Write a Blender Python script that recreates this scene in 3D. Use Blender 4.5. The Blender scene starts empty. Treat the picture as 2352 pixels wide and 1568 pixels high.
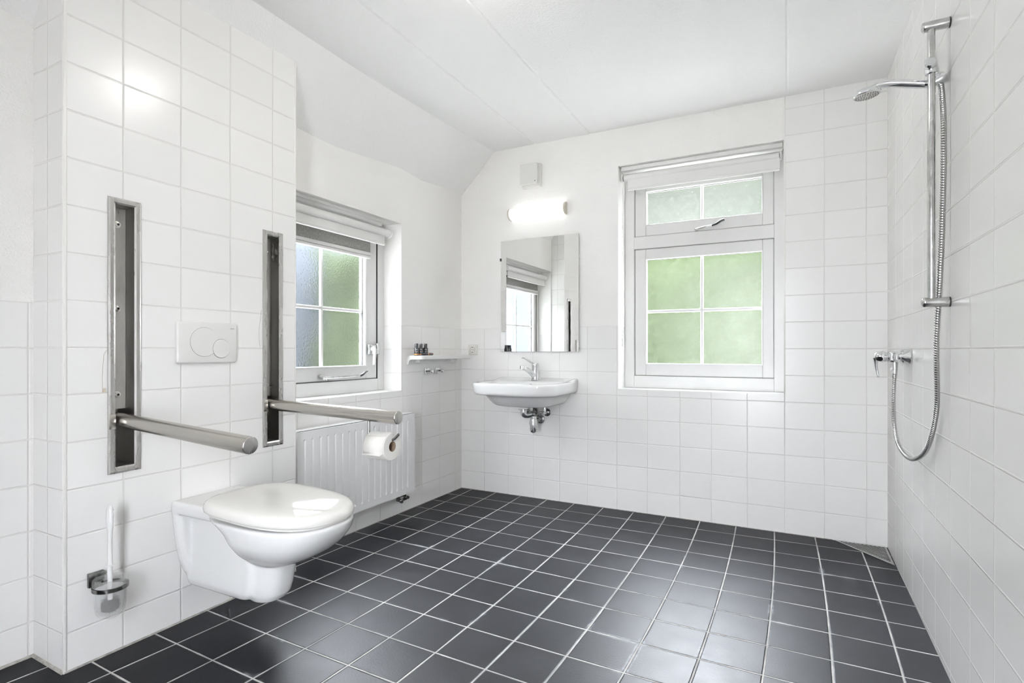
import bpy, bmesh, math, random
from mathutils import Vector, Matrix
random.seed(7)
PI = math.pi
sc = bpy.context.scene
COL = sc.collection

# ------------------------------------------------------------------ render look
sc.view_settings.view_transform = 'Standard'
sc.view_settings.look = 'None'
sc.view_settings.gamma = 1.0
sc.view_settings.use_curve_mapping = False
sc.view_settings.exposure = 0.82
cy = sc.cycles
cy.use_denoising = True
cy.max_bounces = 14
cy.diffuse_bounces = 8
cy.glossy_bounces = 6
cy.transmission_bounces = 8
cy.transparent_max_bounces = 10
cy.sample_clamp_indirect = 6.0
cy.caustics_reflective = False
cy.caustics_refractive = True
cy.blur_glossy = 0.3

# ------------------------------------------------------------------ constants
W = 2.673          # right wall
CEIL = 2.513
BX = 0.1438        # face of the installation box
BY0, BY1 = -2.587, -1.6777
YF = -4.2          # wall behind the camera
TH = 0.1525        # tile pitch, vertical


def fz(x, y):
    return .0195 - .004 * x - .006 * y + .0127 * x * max(y, -2.7)


# ------------------------------------------------------------------ materials
def nodes(name):
    m = bpy.data.materials.new(name)
    m.use_nodes = True
    nt = m.node_tree
    return m, nt, nt.nodes['Principled BSDF'], nt.nodes['Material Output']


def mth(nt, op, a, b=None, c=None, clamp=False):
    n = nt.nodes.new('ShaderNodeMath')
    n.operation = op
    n.use_clamp = clamp
    for i, v in enumerate((a, b, c)):
        if v is None:
            continue
        if isinstance(v, (int, float)):
            n.inputs[i].default_value = v
        else:
            nt.links.new(v, n.inputs[i])
    return n.outputs[0]


def ramp(nt, v, lo, hi, a=0.0, b=1.0):
    n = nt.nodes.new('ShaderNodeMapRange')
    n.interpolation_type = 'SMOOTHSTEP'
    nt.links.new(v, n.inputs[0])
    for i, k in enumerate((lo, hi, a, b)):
        n.inputs[i + 1].default_value = k
    return n.outputs[0]


def mixc(nt, f, a, b):
    n = nt.nodes.new('ShaderNodeMix')
    n.data_type = 'RGBA'
    if isinstance(f, (int, float)):
        n.inputs[0].default_value = f
    else:
        nt.links.new(f, n.inputs[0])
    for i, v in ((6, a), (7, b)):
        if isinstance(v, tuple):
            n.inputs[i].default_value = (*v, 1) if len(v) == 3 else v
        else:
            nt.links.new(v, n.inputs[i])
    return n.outputs[2]


def noise(nt, scale, detail=3, rough=.5, coord='Object', stretch=None):
    tc = nt.nodes.new('ShaderNodeTexCoord')
    n = nt.nodes.new('ShaderNodeTexNoise')
    n.inputs['Scale'].default_value = scale
    n.inputs['Detail'].default_value = detail
    n.inputs['Roughness'].default_value = rough
    if stretch:
        mp = nt.nodes.new('ShaderNodeMapping')
        mp.inputs['Scale'].default_value = stretch
        nt.links.new(tc.outputs[coord], mp.inputs[0])
        nt.links.new(mp.outputs[0], n.inputs['Vector'])
    else:
        nt.links.new(tc.outputs[coord], n.inputs['Vector'])
    return n.outputs['Fac']


def bump(nt, p, h, dist, strength=1.0):
    b = nt.nodes.new('ShaderNodeBump')
    b.inputs['Distance'].default_value = dist
    b.inputs['Strength'].default_value = strength
    nt.links.new(h, b.inputs['Height'])
    nt.links.new(b.outputs[0], p.inputs['Normal'])


def mat(name, col, rough=.4, metal=0.0, var=0.0, vscale=8, bscale=0, bdist=0.0, coat=0.0, rvar=0.0, stretch=None, spec=.5):
    m, nt, p, o = nodes(name)
    p.inputs['Base Color'].default_value = (*col, 1)
    p.inputs['Roughness'].default_value = rough
    p.inputs['Metallic'].default_value = metal
    p.inputs['Specular IOR Level'].default_value = spec
    p.inputs['Coat Weight'].default_value = coat
    p.inputs['Coat Roughness'].default_value = .05
    if var or rvar:
        f = noise(nt, vscale, 4, .6, stretch=stretch)
        f = ramp(nt, f, .3, .7)
        if var:
            d = tuple(max(0, c * (1 - var)) for c in col)
            nt.links.new(mixc(nt, f, d, col), p.inputs['Base Color'])
        if rvar:
            nt.links.new(mth(nt, 'MULTIPLY_ADD', f, rvar, rough - rvar / 2), p.inputs['Roughness'])
    if bscale:
        bump(nt, p, noise(nt, bscale, 2), bdist)
    return m


def tile_mat(name, tile, grout, tu, tv, gw, rough, bd, floor=False):
    """tiles drawn from UV: one unit of u and v is one tile"""
    m, nt, p, o = nodes(name)
    uv = nt.nodes.new('ShaderNodeUVMap')
    uv.uv_map = 'tiles'
    sp = nt.nodes.new('ShaderNodeSeparateXYZ')
    nt.links.new(uv.outputs[0], sp.inputs[0])
    ds, cell = [], []
    for i, t in ((0, tu), (1, tv)):
        fr = mth(nt, 'FRACT', sp.outputs[i])
        cell.append(mth(nt, 'FLOOR', sp.outputs[i]))
        d = mth(nt, 'SUBTRACT', .5, mth(nt, 'ABSOLUTE', mth(nt, 'SUBTRACT', fr, .5)))
        ds.append(mth(nt, 'MULTIPLY', d, t))
    dist = mth(nt, 'MINIMUM', ds[0], ds[1])
    if floor:      # the joints wander a little and vary in width
        dist = mth(nt, 'ADD', dist, mth(nt, 'MULTIPLY', mth(nt, 'SUBTRACT', noise(nt, 9, 3), .5), .0032))
        dist = mth(nt, 'ADD', dist, mth(nt, 'MULTIPLY', mth(nt, 'SUBTRACT', noise(nt, 160, 2), .5), .0012))
    g = ramp(nt, dist, gw * .55, gw * 1.15, 1, 0)
    cv = nt.nodes.new('ShaderNodeCombineXYZ')
    nt.links.new(cell[0], cv.inputs[0])
    nt.links.new(cell[1], cv.inputs[1])
    wn = nt.nodes.new('ShaderNodeTexWhiteNoise')
    nt.links.new(cv.outputs[0], wn.inputs['Vector'])
    k = .16 if floor else .025
    tcol = mixc(nt, wn.outputs[0], tuple(c * (1 - k) for c in tile), tuple(c * (1 + k * .3) for c in tile))
    if floor:
        f = ramp(nt, noise(nt, 7, 5, .65), .35, .75)
        tcol = mixc(nt, f, tcol, tuple(c * 1.5 for c in tile))
        lime = ramp(nt, noise(nt, 2.3, 5, .7), .56, .72, 0, .55)      # limescale film
        edge = ramp(nt, dist, .0, .016, 1, 0)
        tcol = mixc(nt, mth(nt, 'MULTIPLY', lime, edge), tcol, (.55, .57, .60))
        gcol = mixc(nt, ramp(nt, noise(nt, 5, 4), .35, .62), tuple(c * .55 for c in grout), grout)
    else:
        gcol = grout
    nt.links.new(mixc(nt, g, tcol, gcol), p.inputs['Base Color'])
    rr = mth(nt, 'MULTIPLY_ADD', noise(nt, 14, 4), .12 if floor else .06, rough - (.06 if floor else .03))
    nt.links.new(mth(nt, 'MULTIPLY_ADD', g, .35, rr), p.inputs['Roughness'])
    if floor:
        p.inputs['Specular IOR Level'].default_value = .15
    h = ramp(nt, dist, gw * .5, gw * 2.0, 0, 1)
    h = mth(nt, 'ADD', h, mth(nt, 'MULTIPLY', noise(nt, 140 if floor else 90, 2), .22 if floor else .05))
    bump(nt, p, h, bd)
    return m


M = {}
M['walltile'] = tile_mat('white_wall_tile', (.87, .862, .848), (.73, .715, .69), .2, TH, .0021, .24, .0012)
M['floortile'] = tile_mat('anthracite_floor_tile', (.0085, .0088, .0105), (.62, .61, .59), .205, .205, .0034, .46, .0016, True)
M['paint'] = mat('white_textured_paint', (.876, .864, .843), .75, bscale=150, bdist=.0022)
M['ceiling'] = mat('white_ceiling_paint', (.88, .877, .872), .8, bscale=120, bdist=.002)
M['frame'] = mat('white_window_paint', (.69, .685, .675), .35, var=.05, vscale=5)
M['sill'] = mat('white_sill', (.84, .84, .83), .3)
M['ceramic'] = mat('white_ceramic', (.82, .82, .815), .07, coat=.4)
M['lidplastic'] = mat('white_toilet_seat_plastic', (.80, .787, .75), .09)
M['plastic'] = mat('white_plastic', (.80, .80, .79), .3)
M['ventplastic'] = mat('aged_white_plastic', (.70, .695, .67), .35)
M['capplastic'] = mat('beige_plastic', (.52, .48, .41), .35)
M['cream'] = mat('cream_plastic', (.76, .75, .70), .3)
M['plate'] = mat('flush_plate_plastic', (.76, .755, .735), .28)
M['radiator'] = mat('white_radiator_enamel', (.80, .80, .80), .3)
M['chrome'] = mat('chrome', (.82, .83, .84), .09, 1.0)
M['chrome_worn'] = mat('limescaled_chrome', (.66, .66, .65), .2, 1.0, var=.25, vscale=30, rvar=.15)
M['chrome_dark'] = mat('dark_chrome', (.33, .33, .32), .16, 1.0, var=.4, vscale=60)
M['steel'] = mat('brushed_stainless_steel', (.58, .56, .525), .24, 1.0, var=.07, vscale=30, rvar=.05, stretch=(.25, 3, 3))
M['steel_frame'] = mat('worn_stainless_frame', (.58, .57, .55), .28, 1.0, var=.10, vscale=25, rvar=.12, stretch=(1, 1, .25))
M['steel_dark'] = mat('mottled_stainless_recess', (.40, .39, .37), .36, 1.0, var=.22, vscale=12, rvar=.2, stretch=(1, 1, .4))  # darker, mottled copy of the stainless for the recess parts
M['black'] = mat('black_plastic', (.012, .012, .013), .3)
M['blackhole'] = mat('dark_cavity', (.01, .01, .01), .8)
M['darkline'] = mat('dark_seal_and_gap', (.03, .03, .03), .6)
M['grey'] = mat('grey_rubber_and_gap', (.2, .2, .2), .5)
M['mesh'] = mat('grey_insect_mesh', (.36, .35, .335), .8, var=.4, vscale=220, stretch=(1, 1, .3))
M['blind'] = mat('white_blind_fabric', (.74, .735, .72), .6)
M['paper'] = mat('toilet_paper', (.80, .785, .75), .9, bscale=90, bdist=.001)
M['card'] = mat('brown_cardboard', (.22, .165, .115), .9)
M['amber'] = mat('amber_band', (.75, .33, .09), .3)
M['white'] = mat('white_print', (.8, .8, .8), .5)
M['print'] = mat('grey_print', (.28, .27, .25), .5)
M['mirror'] = mat('mirror_silver', (.93, .935, .93), .012, 1.0)
M['caulk'] = mat('grey_caulk', (.44, .42, .38), .7, var=.4, vscale=40)
M['trim'] = mat('white_edge_trim', (.84, .83, .80), .3)
M['bristle'] = mat('dark_bristles', (.03, .03, .03), .8)
M['bounce_paving'] = mat('pale_bounce_paving', (.50, .49, .46), .9, var=.2, vscale=3)  # unseen ground, made pale to bounce daylight up to the ceiling
M['leaf'] = mat('hedge_leaves', (.0115, .0150, .0074), .8, var=.22, vscale=.6, spec=0.0)
M['leafpale'] = mat('sky_screen_leaves', (.0205, .0222, .0182), .8, var=.1, vscale=.3, spec=0.0)
M['greywall'] = mat('screen_wall_grey', (.0175, .0195, .0225), .9, spec=0.0)
M['hinge'] = mat('grey_metal_fitting', (.45, .45, .45), .35, 1.0)


def emission(name, col, s):
    m, nt, p, o = nodes(name)
    p.inputs['Base Color'].default_value = (.8, .8, .8, 1)
    p.inputs['Emission Color'].default_value = (*col, 1)
    p.inputs['Emission Strength'].default_value = s
    return m


M['lamp'] = emission('lit_lamp_diffuser', (1, .985, .95), 1.15)
M['dome'] = emission('lit_ceiling_dome', (1, .955, .89), 25.0)


def frosted(name, scale, dist, rough):
    """obscure glass: light passes, mostly scattered"""
    m, nt, p, o = nodes(name)
    nt.nodes.remove(p)
    b = nt.nodes.new('ShaderNodeBump')
    b.inputs['Distance'].default_value = dist
    nt.links.new(noise(nt, scale, 2, .5), b.inputs['Height'])
    rf = nt.nodes.new('ShaderNodeBsdfRefraction')
    rf.inputs['IOR'].default_value = 1.16
    rf.inputs['Roughness'].default_value = rough
    rf.inputs['Color'].default_value = (.96, .98, .96, 1)
    nt.links.new(b.outputs[0], rf.inputs['Normal'])
    tr = nt.nodes.new('ShaderNodeBsdfTranslucent')
    tr.inputs['Color'].default_value = (.92, .95, .92, 1)
    gl = nt.nodes.new('ShaderNodeBsdfGlossy')
    gl.inputs['Roughness'].default_value = .12
    nt.links.new(b.outputs[0], gl.inputs['Normal'])
    m1 = nt.nodes.new('ShaderNodeMixShader')
    m1.inputs[0].default_value = .004
    nt.links.new(rf.outputs[0], m1.inputs[1])
    nt.links.new(tr.outputs[0], m1.inputs[2])
    m2 = nt.nodes.new('ShaderNodeMixShader')
    m2.inputs[0].default_value = .06
    nt.links.new(m1.outputs[0], m2.inputs[1])
    nt.links.new(gl.outputs[0], m2.inputs[2])
    nt.links.new(m2.outputs[0], o.inputs[0])
    return m


M['glass_satin'] = frosted('satin_obscure_glass', 240, .0008, .26)
M['glass_hammered'] = frosted('hammered_obscure_glass', 95, .0021, .26)


def clearglass():
    m, nt, p, o = nodes('clear_window_glass')
    nt.nodes.remove(p)
    a = nt.nodes.new('ShaderNodeBsdfTransparent')
    b = nt.nodes.new('ShaderNodeBsdfGlossy')
    b.inputs['Roughness'].default_value = .02
    x = nt.nodes.new('ShaderNodeMixShader')
    x.inputs[0].default_value = .06
    nt.links.new(a.outputs[0], x.inputs[1])
    nt.links.new(b.outputs[0], x.inputs[2])
    nt.links.new(x.outputs[0], o.inputs[0])
    return m


M['glass_clear'] = clearglass()


def cupglass():
    m, nt, p, o = nodes('frosted_cup_glass')
    p.inputs['Base Color'].default_value = (.74, .75, .74, 1)
    p.inputs['Roughness'].default_value = .35
    p.inputs['Alpha'].default_value = .15
    return m


M['cup'] = cupglass()

# ------------------------------------------------------------------ mesh helpers


def finish(name, bm, m, parent=None, smooth=None, normals=True):
    if normals:
        bmesh.ops.recalc_face_normals(bm, faces=bm.faces)
    me = bpy.data.meshes.new(name)
    bm.to_mesh(me)
    bm.free()
    for mm in (m if isinstance(m, (list, tuple)) else [m]):
        me.materials.append(mm)
    if smooth is not None:
        for f in me.polygons:
            f.use_smooth = True
        me.set_sharp_from_angle(angle=math.radians(smooth))
    o = bpy.data.objects.new(name, me)
    COL.objects.link(o)
    if parent is not None:
        o.parent = parent
        o.matrix_parent_inverse = Matrix.Translation(parent.location).inverted() if parent.type == 'EMPTY' else Matrix()
    return o


def thing(name, label, cat, loc, group=None):
    o = bpy.data.objects.new(name, None)
    COL.objects.link(o)
    o.location = loc
    o.empty_display_size = .05
    o['label'] = label
    o['category'] = cat
    if group:
        o['group'] = group
    return o


def tag(o, label, cat, group=None):
    o['label'] = label
    o['category'] = cat
    if group:
        o['group'] = group
    return o


def struct(o):
    o['kind'] = 'structure'
    return o


def box(bm, x0, x1, y0, y1, z0, z1, bev=0.0, seg=2):
    vs = [bm.verts.new((x, y, z)) for x in (x0, x1) for y in (y0, y1) for z in (z0, z1)]
    q = ((0, 1, 3, 2), (4, 6, 7, 5), (0, 4, 5, 1), (2, 3, 7, 6), (0, 2, 6, 4), (1, 5, 7, 3))
    fs = [bm.faces.new([vs[i] for i in f]) for f in q]
    if bev:
        es = {e for f in fs for e in f.edges}
        bmesh.ops.bevel(bm, geom=list(es), offset=bev, segments=seg, profile=.5, affect='EDGES')


def bx(name, m, parent, x0, x1, y0, y1, z0, z1, bev=0.0, seg=2):
    bm = bmesh.new()
    box(bm, x0, x1, y0, y1, z0, z1, bev, seg)
    return finish(name, bm, m, parent, 35 if bev else None)


def frame_of(d):
    d = Vector(d).normalized()
    up = Vector((0, 0, 1)) if abs(d.z) < .95 else Vector((1, 0, 0))
    a = d.cross(up).normalized()
    return a, d.cross(a).normalized(), d


def loft(bm, rings, cap0=True, cap1=True):
    prev = None
    first = last = None
    for r in rings:
        vs = [bm.verts.new(p) for p in r]
        if prev:
            n = len(vs)
            for i in range(n):
                bm.faces.new((prev[i], prev[(i + 1) % n], vs[(i + 1) % n], vs[i]))
        else:
            first = vs
        prev = vs
    last = prev
    if cap0:
        bm.faces.new(first[::-1])
    if cap1:
        bm.faces.new(last)


def lathe(bm, o, d, prof, n=24, cap=True):
    """prof: (distance along d, radius)"""
    a, b, d = frame_of(d)
    o = Vector(o)
    rings = []
    for t, r in prof:
        r = max(r, 1e-5)
        rings.append([o + d * t + (a * math.cos(2 * PI * i / n) + b * math.sin(2 * PI * i / n)) * r for i in range(n)])
    loft(bm, rings, cap, cap)


def catmull(pts, per=8):
    P = [Vector(p) for p in pts]
    P = [2 * P[0] - P[1]] + P + [2 * P[-1] - P[-2]]
    out = []
    for i in range(1, len(P) - 2):
        for k in range(per):
            t = k / per
            p0, p1, p2, p3 = P[i - 1:i + 3]
            out.append(.5 * ((2 * p1) + (p2 - p0) * t + (2 * p0 - 5 * p1 + 4 * p2 - p3) * t * t + (3 * p1 - p0 - 3 * p2 + p3) * t ** 3))
    out.append(P[-2])
    return out


def tube(bm, pts, rad, n=12, cap=True, flat=None):
    """rad: number or list; flat: list of (scale a, scale b)"""
    pts = [Vector(p) for p in pts]
    rings = []
    a = None
    for i, p in enumerate(pts):
        d = (pts[min(i + 1, len(pts) - 1)] - pts[max(i - 1, 0)]).normalized()
        if a is None:
            a, b, _ = frame_of(d)
        else:
            a = (a - d * a.dot(d)).normalized()
            b = d.cross(a)
        r = rad[i] if isinstance(rad, (list, tuple)) else rad
        sa, sb = flat[i] if flat else (1, 1)
        rings.append([p + a * math.cos(2 * PI * k / n) * r * sa + b * math.sin(2 * PI * k / n) * r * sb for k in range(n)])
    loft(bm, rings, cap, cap)


def tb(name, m, parent, pts, rad, n=12, smooth=40):
    bm = bmesh.new()
    tube(bm, pts, rad, n)
    return finish(name, bm, m, parent, smooth)


def lt(name, m, parent, o, d, prof, n=28, smooth=40):
    bm = bmesh.new()
    lathe(bm, o, d, prof, n)
    return finish(name, bm, m, parent, smooth)


def rrect(x0, x1, y0, y1, r, k=6, e=4):
    """closed rounded rectangle outline with a constant point count"""
    if not isinstance(r, (list, tuple)):
        r = (r,) * 4
    cs = [(x1 - r[0], y1 - r[0], 0, r[0]), (x0 + r[1], y1 - r[1], 1, r[1]), (x0 + r[2], y0 + r[2], 2, r[2]), (x1 - r[3], y0 + r[3], 3, r[3])]
    pts = []
    for cx, cy_, q, rr in cs:
        for i in range(k + 1):
            t = (q + i / k) * PI / 2
            pts.append((cx + rr * math.cos(t), cy_ + rr * math.sin(t)))
    out = []
    n = len(pts)
    for i, p in enumerate(pts):
        out.append(p)
        if i % (k + 1) == k:
            nx = pts[(i + 1) % n]
            for j in range(1, e):
                f = j / e
                out.append((p[0] + (nx[0] - p[0]) * f, p[1] + (nx[1] - p[1]) * f))
    return out


def evaluated(o):
    dg = bpy.context.evaluated_depsgraph_get()
    me = bpy.data.meshes.new_from_object(o.evaluated_get(dg))
    o.modifiers.clear()
    old = o.data
    o.data = me
    bpy.data.meshes.remove(old)
    return o


def text_mesh(name, body, size, m, parent, loc, rot, ext=.0003):
    cu = bpy.data.curves.new(name, 'FONT')
    cu.body = body
    cu.size = size
    cu.extrude = ext
    cu.align_x = 'CENTER'
    cu.align_y = 'CENTER'
    t = bpy.data.objects.new(name + '_source', cu)
    COL.objects.link(t)
    dg = bpy.context.evaluated_depsgraph_get()
    me = bpy.data.meshes.new_from_object(t.evaluated_get(dg))
    bpy.data.objects.remove(t)
    me.name = name
    me.transform(Matrix.Translation(loc) @ rot.to_4x4())
    me.materials.clear()
    me.materials.append(m)
    o = bpy.data.objects.new(name, me)
    COL.objects.link(o)
    if parent:
        o.parent = parent
        o.matrix_parent_inverse = Matrix.Translation(parent.location).inverted() if parent.type == 'EMPTY' else Matrix()
    return o


# ------------------------------------------------------------------ walls
def interp(breaks, s):
    """position -> tile index, from the joint positions (evenly continued outside)"""
    b = breaks
    if s <= b[0]:
        return (s - b[0]) / (b[1] - b[0])
    for i in range(len(b) - 1):
        if s <= b[i + 1]:
            return i + (s - b[i]) / (b[i + 1] - b[i])
    return len(b) - 1 + (s - b[-1]) / (b[-1] - b[-2])


def wall_grid(bm, at, s0, s1, z0, z1, breaks, holes=(), zcuts=(), tiled=lambda s, z: True, uo=0.0):
    """at(s, z) -> point; quads split at every vertical joint and round the holes"""
    uv = bm.loops.layers.uv.get('tiles') or bm.loops.layers.uv.new('tiles')
    ss = {s0, s1} | {b for b in breaks if s0 < b < s1}
    zs = {z0, z1} | {z for z in zcuts if z0 < z < z1}
    for a, b, c, d in holes:
        ss |= {s for s in (a, b) if s0 < s < s1}
        zs |= {z for z in (c, d) if z0 < z < z1}
    ss, zs = sorted(ss), sorted(zs)
    for i in range(len(ss) - 1):
        for j in range(len(zs) - 1):
            ms, mz = (ss[i] + ss[i + 1]) / 2, (zs[j] + zs[j + 1]) / 2
            if any(a < ms < b and c < mz < d for a, b, c, d in holes):
                continue
            cs = [(ss[i], zs[j]), (ss[i + 1], zs[j]), (ss[i + 1], zs[j + 1]), (ss[i], zs[j + 1])]
            f = bm.faces.new([bm.verts.new(at(*c)) for c in cs])
            f.material_index = 0 if tiled(ms, mz) else 1
            for l, (s, z) in zip(f.loops, cs):
                l[uv].uv = (interp(breaks, s) + uo, z / TH)


WM = [M['walltile'], M['paint'], M['sill']]
TT = 8 * TH     # top of the low tiling
ZL = -.15
# back wall, with the window opening
H2 = (1.209, 2.183, .807, 2.266)
RB = .165       # reveal depth, back window
backb = [-.004, .1962, .3948, .5928, .7941, .9962, 1.1982, 1.3984, 1.5996, 1.785, 1.9854, 2.1837, 2.38, 2.5779]
bm = bmesh.new()
wall_grid(bm, lambda s, z: (s, 0, z), -.12, W + .02, ZL, 2.6, backb, [H2], [TT], lambda s, z: z < TT or s > 2.1837)
# reveals: left, right tiled low, top, sill
wall_grid(bm, lambda s, z: (H2[0], s, z), 0, RB, H2[2], H2[3], [0, .2], (), [TT], lambda s, z: z < TT)
wall_grid(bm, lambda s, z: (H2[1], s, z), 0, RB, H2[2], H2[3], [-.03, .17], (), [TT], lambda s, z: z < TT)
wall_grid(bm, lambda s, z: (s, z, H2[3]), H2[0], H2[1], 0, RB, [0, 9], (), [], lambda s, z: False)
wall_grid(bm, lambda s, z: (s, z, H2[2]), H2[0], H2[1], 0, RB, [0, 9], (), [], lambda s, z: False)
bm.faces.ensure_lookup_table()
bm.faces[-1].material_index = 2
wall_back = struct(finish('wall_back', bm, WM, normals=False))
# right wall
rb = [-.041 - .2 * k for k in range(4)] + [-.841, -1.038, -1.2418, -1.4526, -1.6618] + [-1.87 - .208 * k for k in range(12)]
rb = sorted(rb)
bm = bmesh.new()
wall_grid(bm, lambda s, z: (W, s, z), YF, .02, ZL, 2.6, rb, (), [], lambda s, z: True)
struct(finish('wall_right', bm, WM, normals=False))
# left wall with its window opening, back part
H1 = (-1.665, -.717, .8035, 1.868)
RL = .15
lb = sorted([-.0845, -.291] + [-.5008 - .208 * k for k in range(20)])
bm = bmesh.new()
wall_grid(bm, lambda s, z: (0, s, z), -1.75, .02, ZL, 2.3, lb, [H1], [TT], lambda s, z: z < TT)
wall_grid(bm, lambda s, z: (-s, H1[1], z), 0, RL, H1[2], H1[3], [0, .2], (), [TT], lambda s, z: z < TT)
wall_grid(bm, lambda s, z: (-s, H1[0], z), 0, RL, H1[2], H1[3], [0, .2], (), [TT], lambda s, z: z < TT)
wall_grid(bm, lambda s, z: (-z, s, H1[3]), H1[0], H1[1], 0, RL, [0, 9], (), [], lambda s, z: False)
wall_grid(bm, lambda s, z: (-z, s, H1[2]), H1[0], H1[1], 0, RL, [0, 9], (), [], lambda s, z: False)
bm.faces.ensure_lookup_table()
bm.faces[-1].material_index = 2
struct(finish('wall_left', bm, WM, normals=False))
# left wall beyond the installation box
bm = bmesh.new()
wall_grid(bm, lambda s, z: (-.054, s, z), YF, BY0 + .05, ZL, 2.3, [-4.6 + .2 * k for k in range(11)], (), [TT], lambda s, z: z < TT)
struct(finish('wall_left_near', bm, WM, normals=False))
# installation box: face with two slots for the rails, two sides
SL = (-2.452, -2.370, .650, 1.572)
SR = (-1.845, -1.763, .646, 1.578)
bb = [-2.587 - .03, -2.4137, -2.2131, -2.0094, -1.8032, -1.6777 + .076]
bm = bmesh.new()
wall_grid(bm, lambda s, z: (BX, s, z), BY0, BY1, ZL, 2.6, bb, [SL, SR], [])
wall_grid(bm, lambda s, z: (s, BY0, z), -.08, BX, ZL, 2.6, [-.164, .0366, .237])
wall_grid(bm, lambda s, z: (s, BY1, z), -.08, BX, ZL, 2.6, [-.13, .07, .27])
struct(finish('wall_box', bm, WM, normals=False))
# wall behind the camera
bm = bmesh.new()
H3 = (1.50, 2.10, .10, 2.0)  # opening for the added door that lets in extra daylight
wall_grid(bm, lambda s, z: (s, YF, z), -.12, W + .02, ZL, 2.6, [0.2 * k for k in range(14)], [H3], [TT], lambda s, z: z < TT)
for k, q in enumerate((H3[0], H3[1])):
    wall_grid(bm, lambda s, z: (q, s, z), YF - .16, YF, H3[2], H3[3], [0, .2], (), [TT], lambda s, z: z < TT)
for q in (H3[2], H3[3]):
    wall_grid(bm, lambda s, z: (s, z, q), H3[0], H3[1], YF - .16, YF, [0, 9], (), [], lambda s, z: False)
struct(finish('wall_front', bm, WM, normals=False))
# floor: falls gently to the shower corner
CU = (12.45581, -4.94891, -0.2105, 0.03288, 0.01841, -0.10583)
CV = (-2.01383, 0.06889, -5.39914, 0.04045, 0.02715, -0.08506)
bm = bmesh.new()
uvl = bm.loops.layers.uv.new('tiles')
NX, NY = 28, 44
gv = {}
for i in range(NX + 1):
    for j in range(NY + 1):
        x = -.12 + (W + .14) * i / NX
        y = .02 + (YF - .04) * j / NY
        gv[i, j] = bm.verts.new((x, y, fz(x, y)))
for i in range(NX):
    for j in range(NY):
        f = bm.faces.new((gv[i, j], gv[i, j + 1], gv[i + 1, j + 1], gv[i + 1, j]))
        for l in f.loops:
            x, y, _ = l.vert.co
            b = (1, x, y, x * y, x * x, y * y)
            l[uvl].uv = (sum(p * q for p, q in zip(CU, b)), sum(p * q for p, q in zip(CV, b)))
struct(finish('floor', bm, M['floortile'], None, 60, normals=False))
# ceiling: flat slabs with open joints, and the sloped strip over the left wall
bm = bmesh.new()
XJ = [.15, .607, 1.015, 2.196, W + .02]
G = .017
for i in range(4):
    a = XJ[i] + (G / 2 if i else 0)
    b = XJ[i + 1] - (G / 2 if i < 3 else 0)
    v = [bm.verts.new(p) for p in ((a, YF, CEIL), (b, YF, CEIL), (b, .02, CEIL), (a, .02, CEIL))]
    bm.faces.new(v)
    if i < 3:
        c = XJ[i + 1]
        for p, q in (((b, CEIL), (c, CEIL + .0045)), ((c, CEIL + .0045), (b + G, CEIL))):
            v = [bm.verts.new(t) for t in ((p[0], YF, p[1]), (q[0], YF, q[1]), (q[0], .02, q[1]), (p[0], .02, p[1]))]
            bm.faces.new(v)
struct(finish('ceiling', bm, M['ceiling'], normals=False))
st = [(.02, 0, 2.2255, .285), (-.5, 0, 2.203, .25), (-1.27, 0, 2.17, .212), (-1.70, -.02, 2.155, .212), (-2.56, -.05, 2.159, .225), (YF, -.054, 2.159, .225)]
bm = bmesh.new()
rows = []
for y, xe, ze, xc in st:
    s = (CEIL - ze) / (xc - xe)
    rows.append([bm.verts.new((xe - .1, y, ze - .1 * s)), bm.verts.new((xc, y, CEIL + .001)), bm.verts.new((xc + .06, y, CEIL + .0005))])
for a, b in zip(rows, rows[1:]):
    for k in range(2):
        bm.faces.new((a[k], a[k + 1], b[k + 1], b[k]))
struct(finish('ceiling_slope', bm, M['ceiling'], None, 20, normals=False))
# hairline cracks in two glazed tiles beside the rails
M['crack'] = mat('hairline_crack', (.42, .38, .32), .8)
wb = bpy.data.objects['wall_box']
for pts in ([(-2.4655, 1.06), (-2.474, 1.045), (-2.4765, 1.01), (-2.479, .96), (-2.478, .918)],
            [(-1.862, 1.235), (-1.868, 1.19), (-1.874, 1.15), (-1.8735, 1.10), (-1.868, 1.075)]):
    tb('crack', M['crack'], wb, [(BX, y, z) for y, z in pts], .0007, 5)
bx('chip', mat('bare_tile_chip', (.62, .55, .44), .8), wb, BX - .001, BX + .0004, -2.479, -2.468, .9165, .932, .002)
# edge trims and caulk
struct(bx('trim_1', M['trim'], None, BX - .006, BX + .003, BY0 - .003, BY0 + .007, 0.0, 2.45, .002))
struct(bx('trim_2', M['trim'], None, BX - .006, BX + .002, BY1 - .005, BY1 + .002, 0.0, 2.42, .0015))
struct(bx('trim_3', M['trim'], None, 2.172, 2.184, -.004, .002, 2.266, CEIL, .001))
struct(bx('trim_4', M['trim'], None, 2.178, 2.186, -.003, .004, .807, 2.27, .001))


def caulk(name, pts, r=.005):
    bm = bmesh.new()
    n = 24
    q = []
    for (x0, y0), (x1, y1) in zip(pts, pts[1:]):
        for k in range(n + 1):
            x, y = x0 + (x1 - x0) * k / n, y0 + (y1 - y0) * k / n
            q.append((x, y, fz(x, y) + .001))
    tube(bm, q, r, 6)
    struct(finish(name, bm, M['caulk'], None, 60))


caulk('trim_5', [(-.054, YF), (-.054, BY0)], .007)
caulk('trim_6', [(-.054, BY0), (BX, BY0)], .008)
caulk('trim_7', [(BX, BY0), (BX, BY1)], .005)
caulk('trim_8', [(0, BY1), (0, 0)], .003)
caulk('trim_9', [(0, 0), (2.42, 0)], .0025)

# ------------------------------------------------------------------ windows


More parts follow.
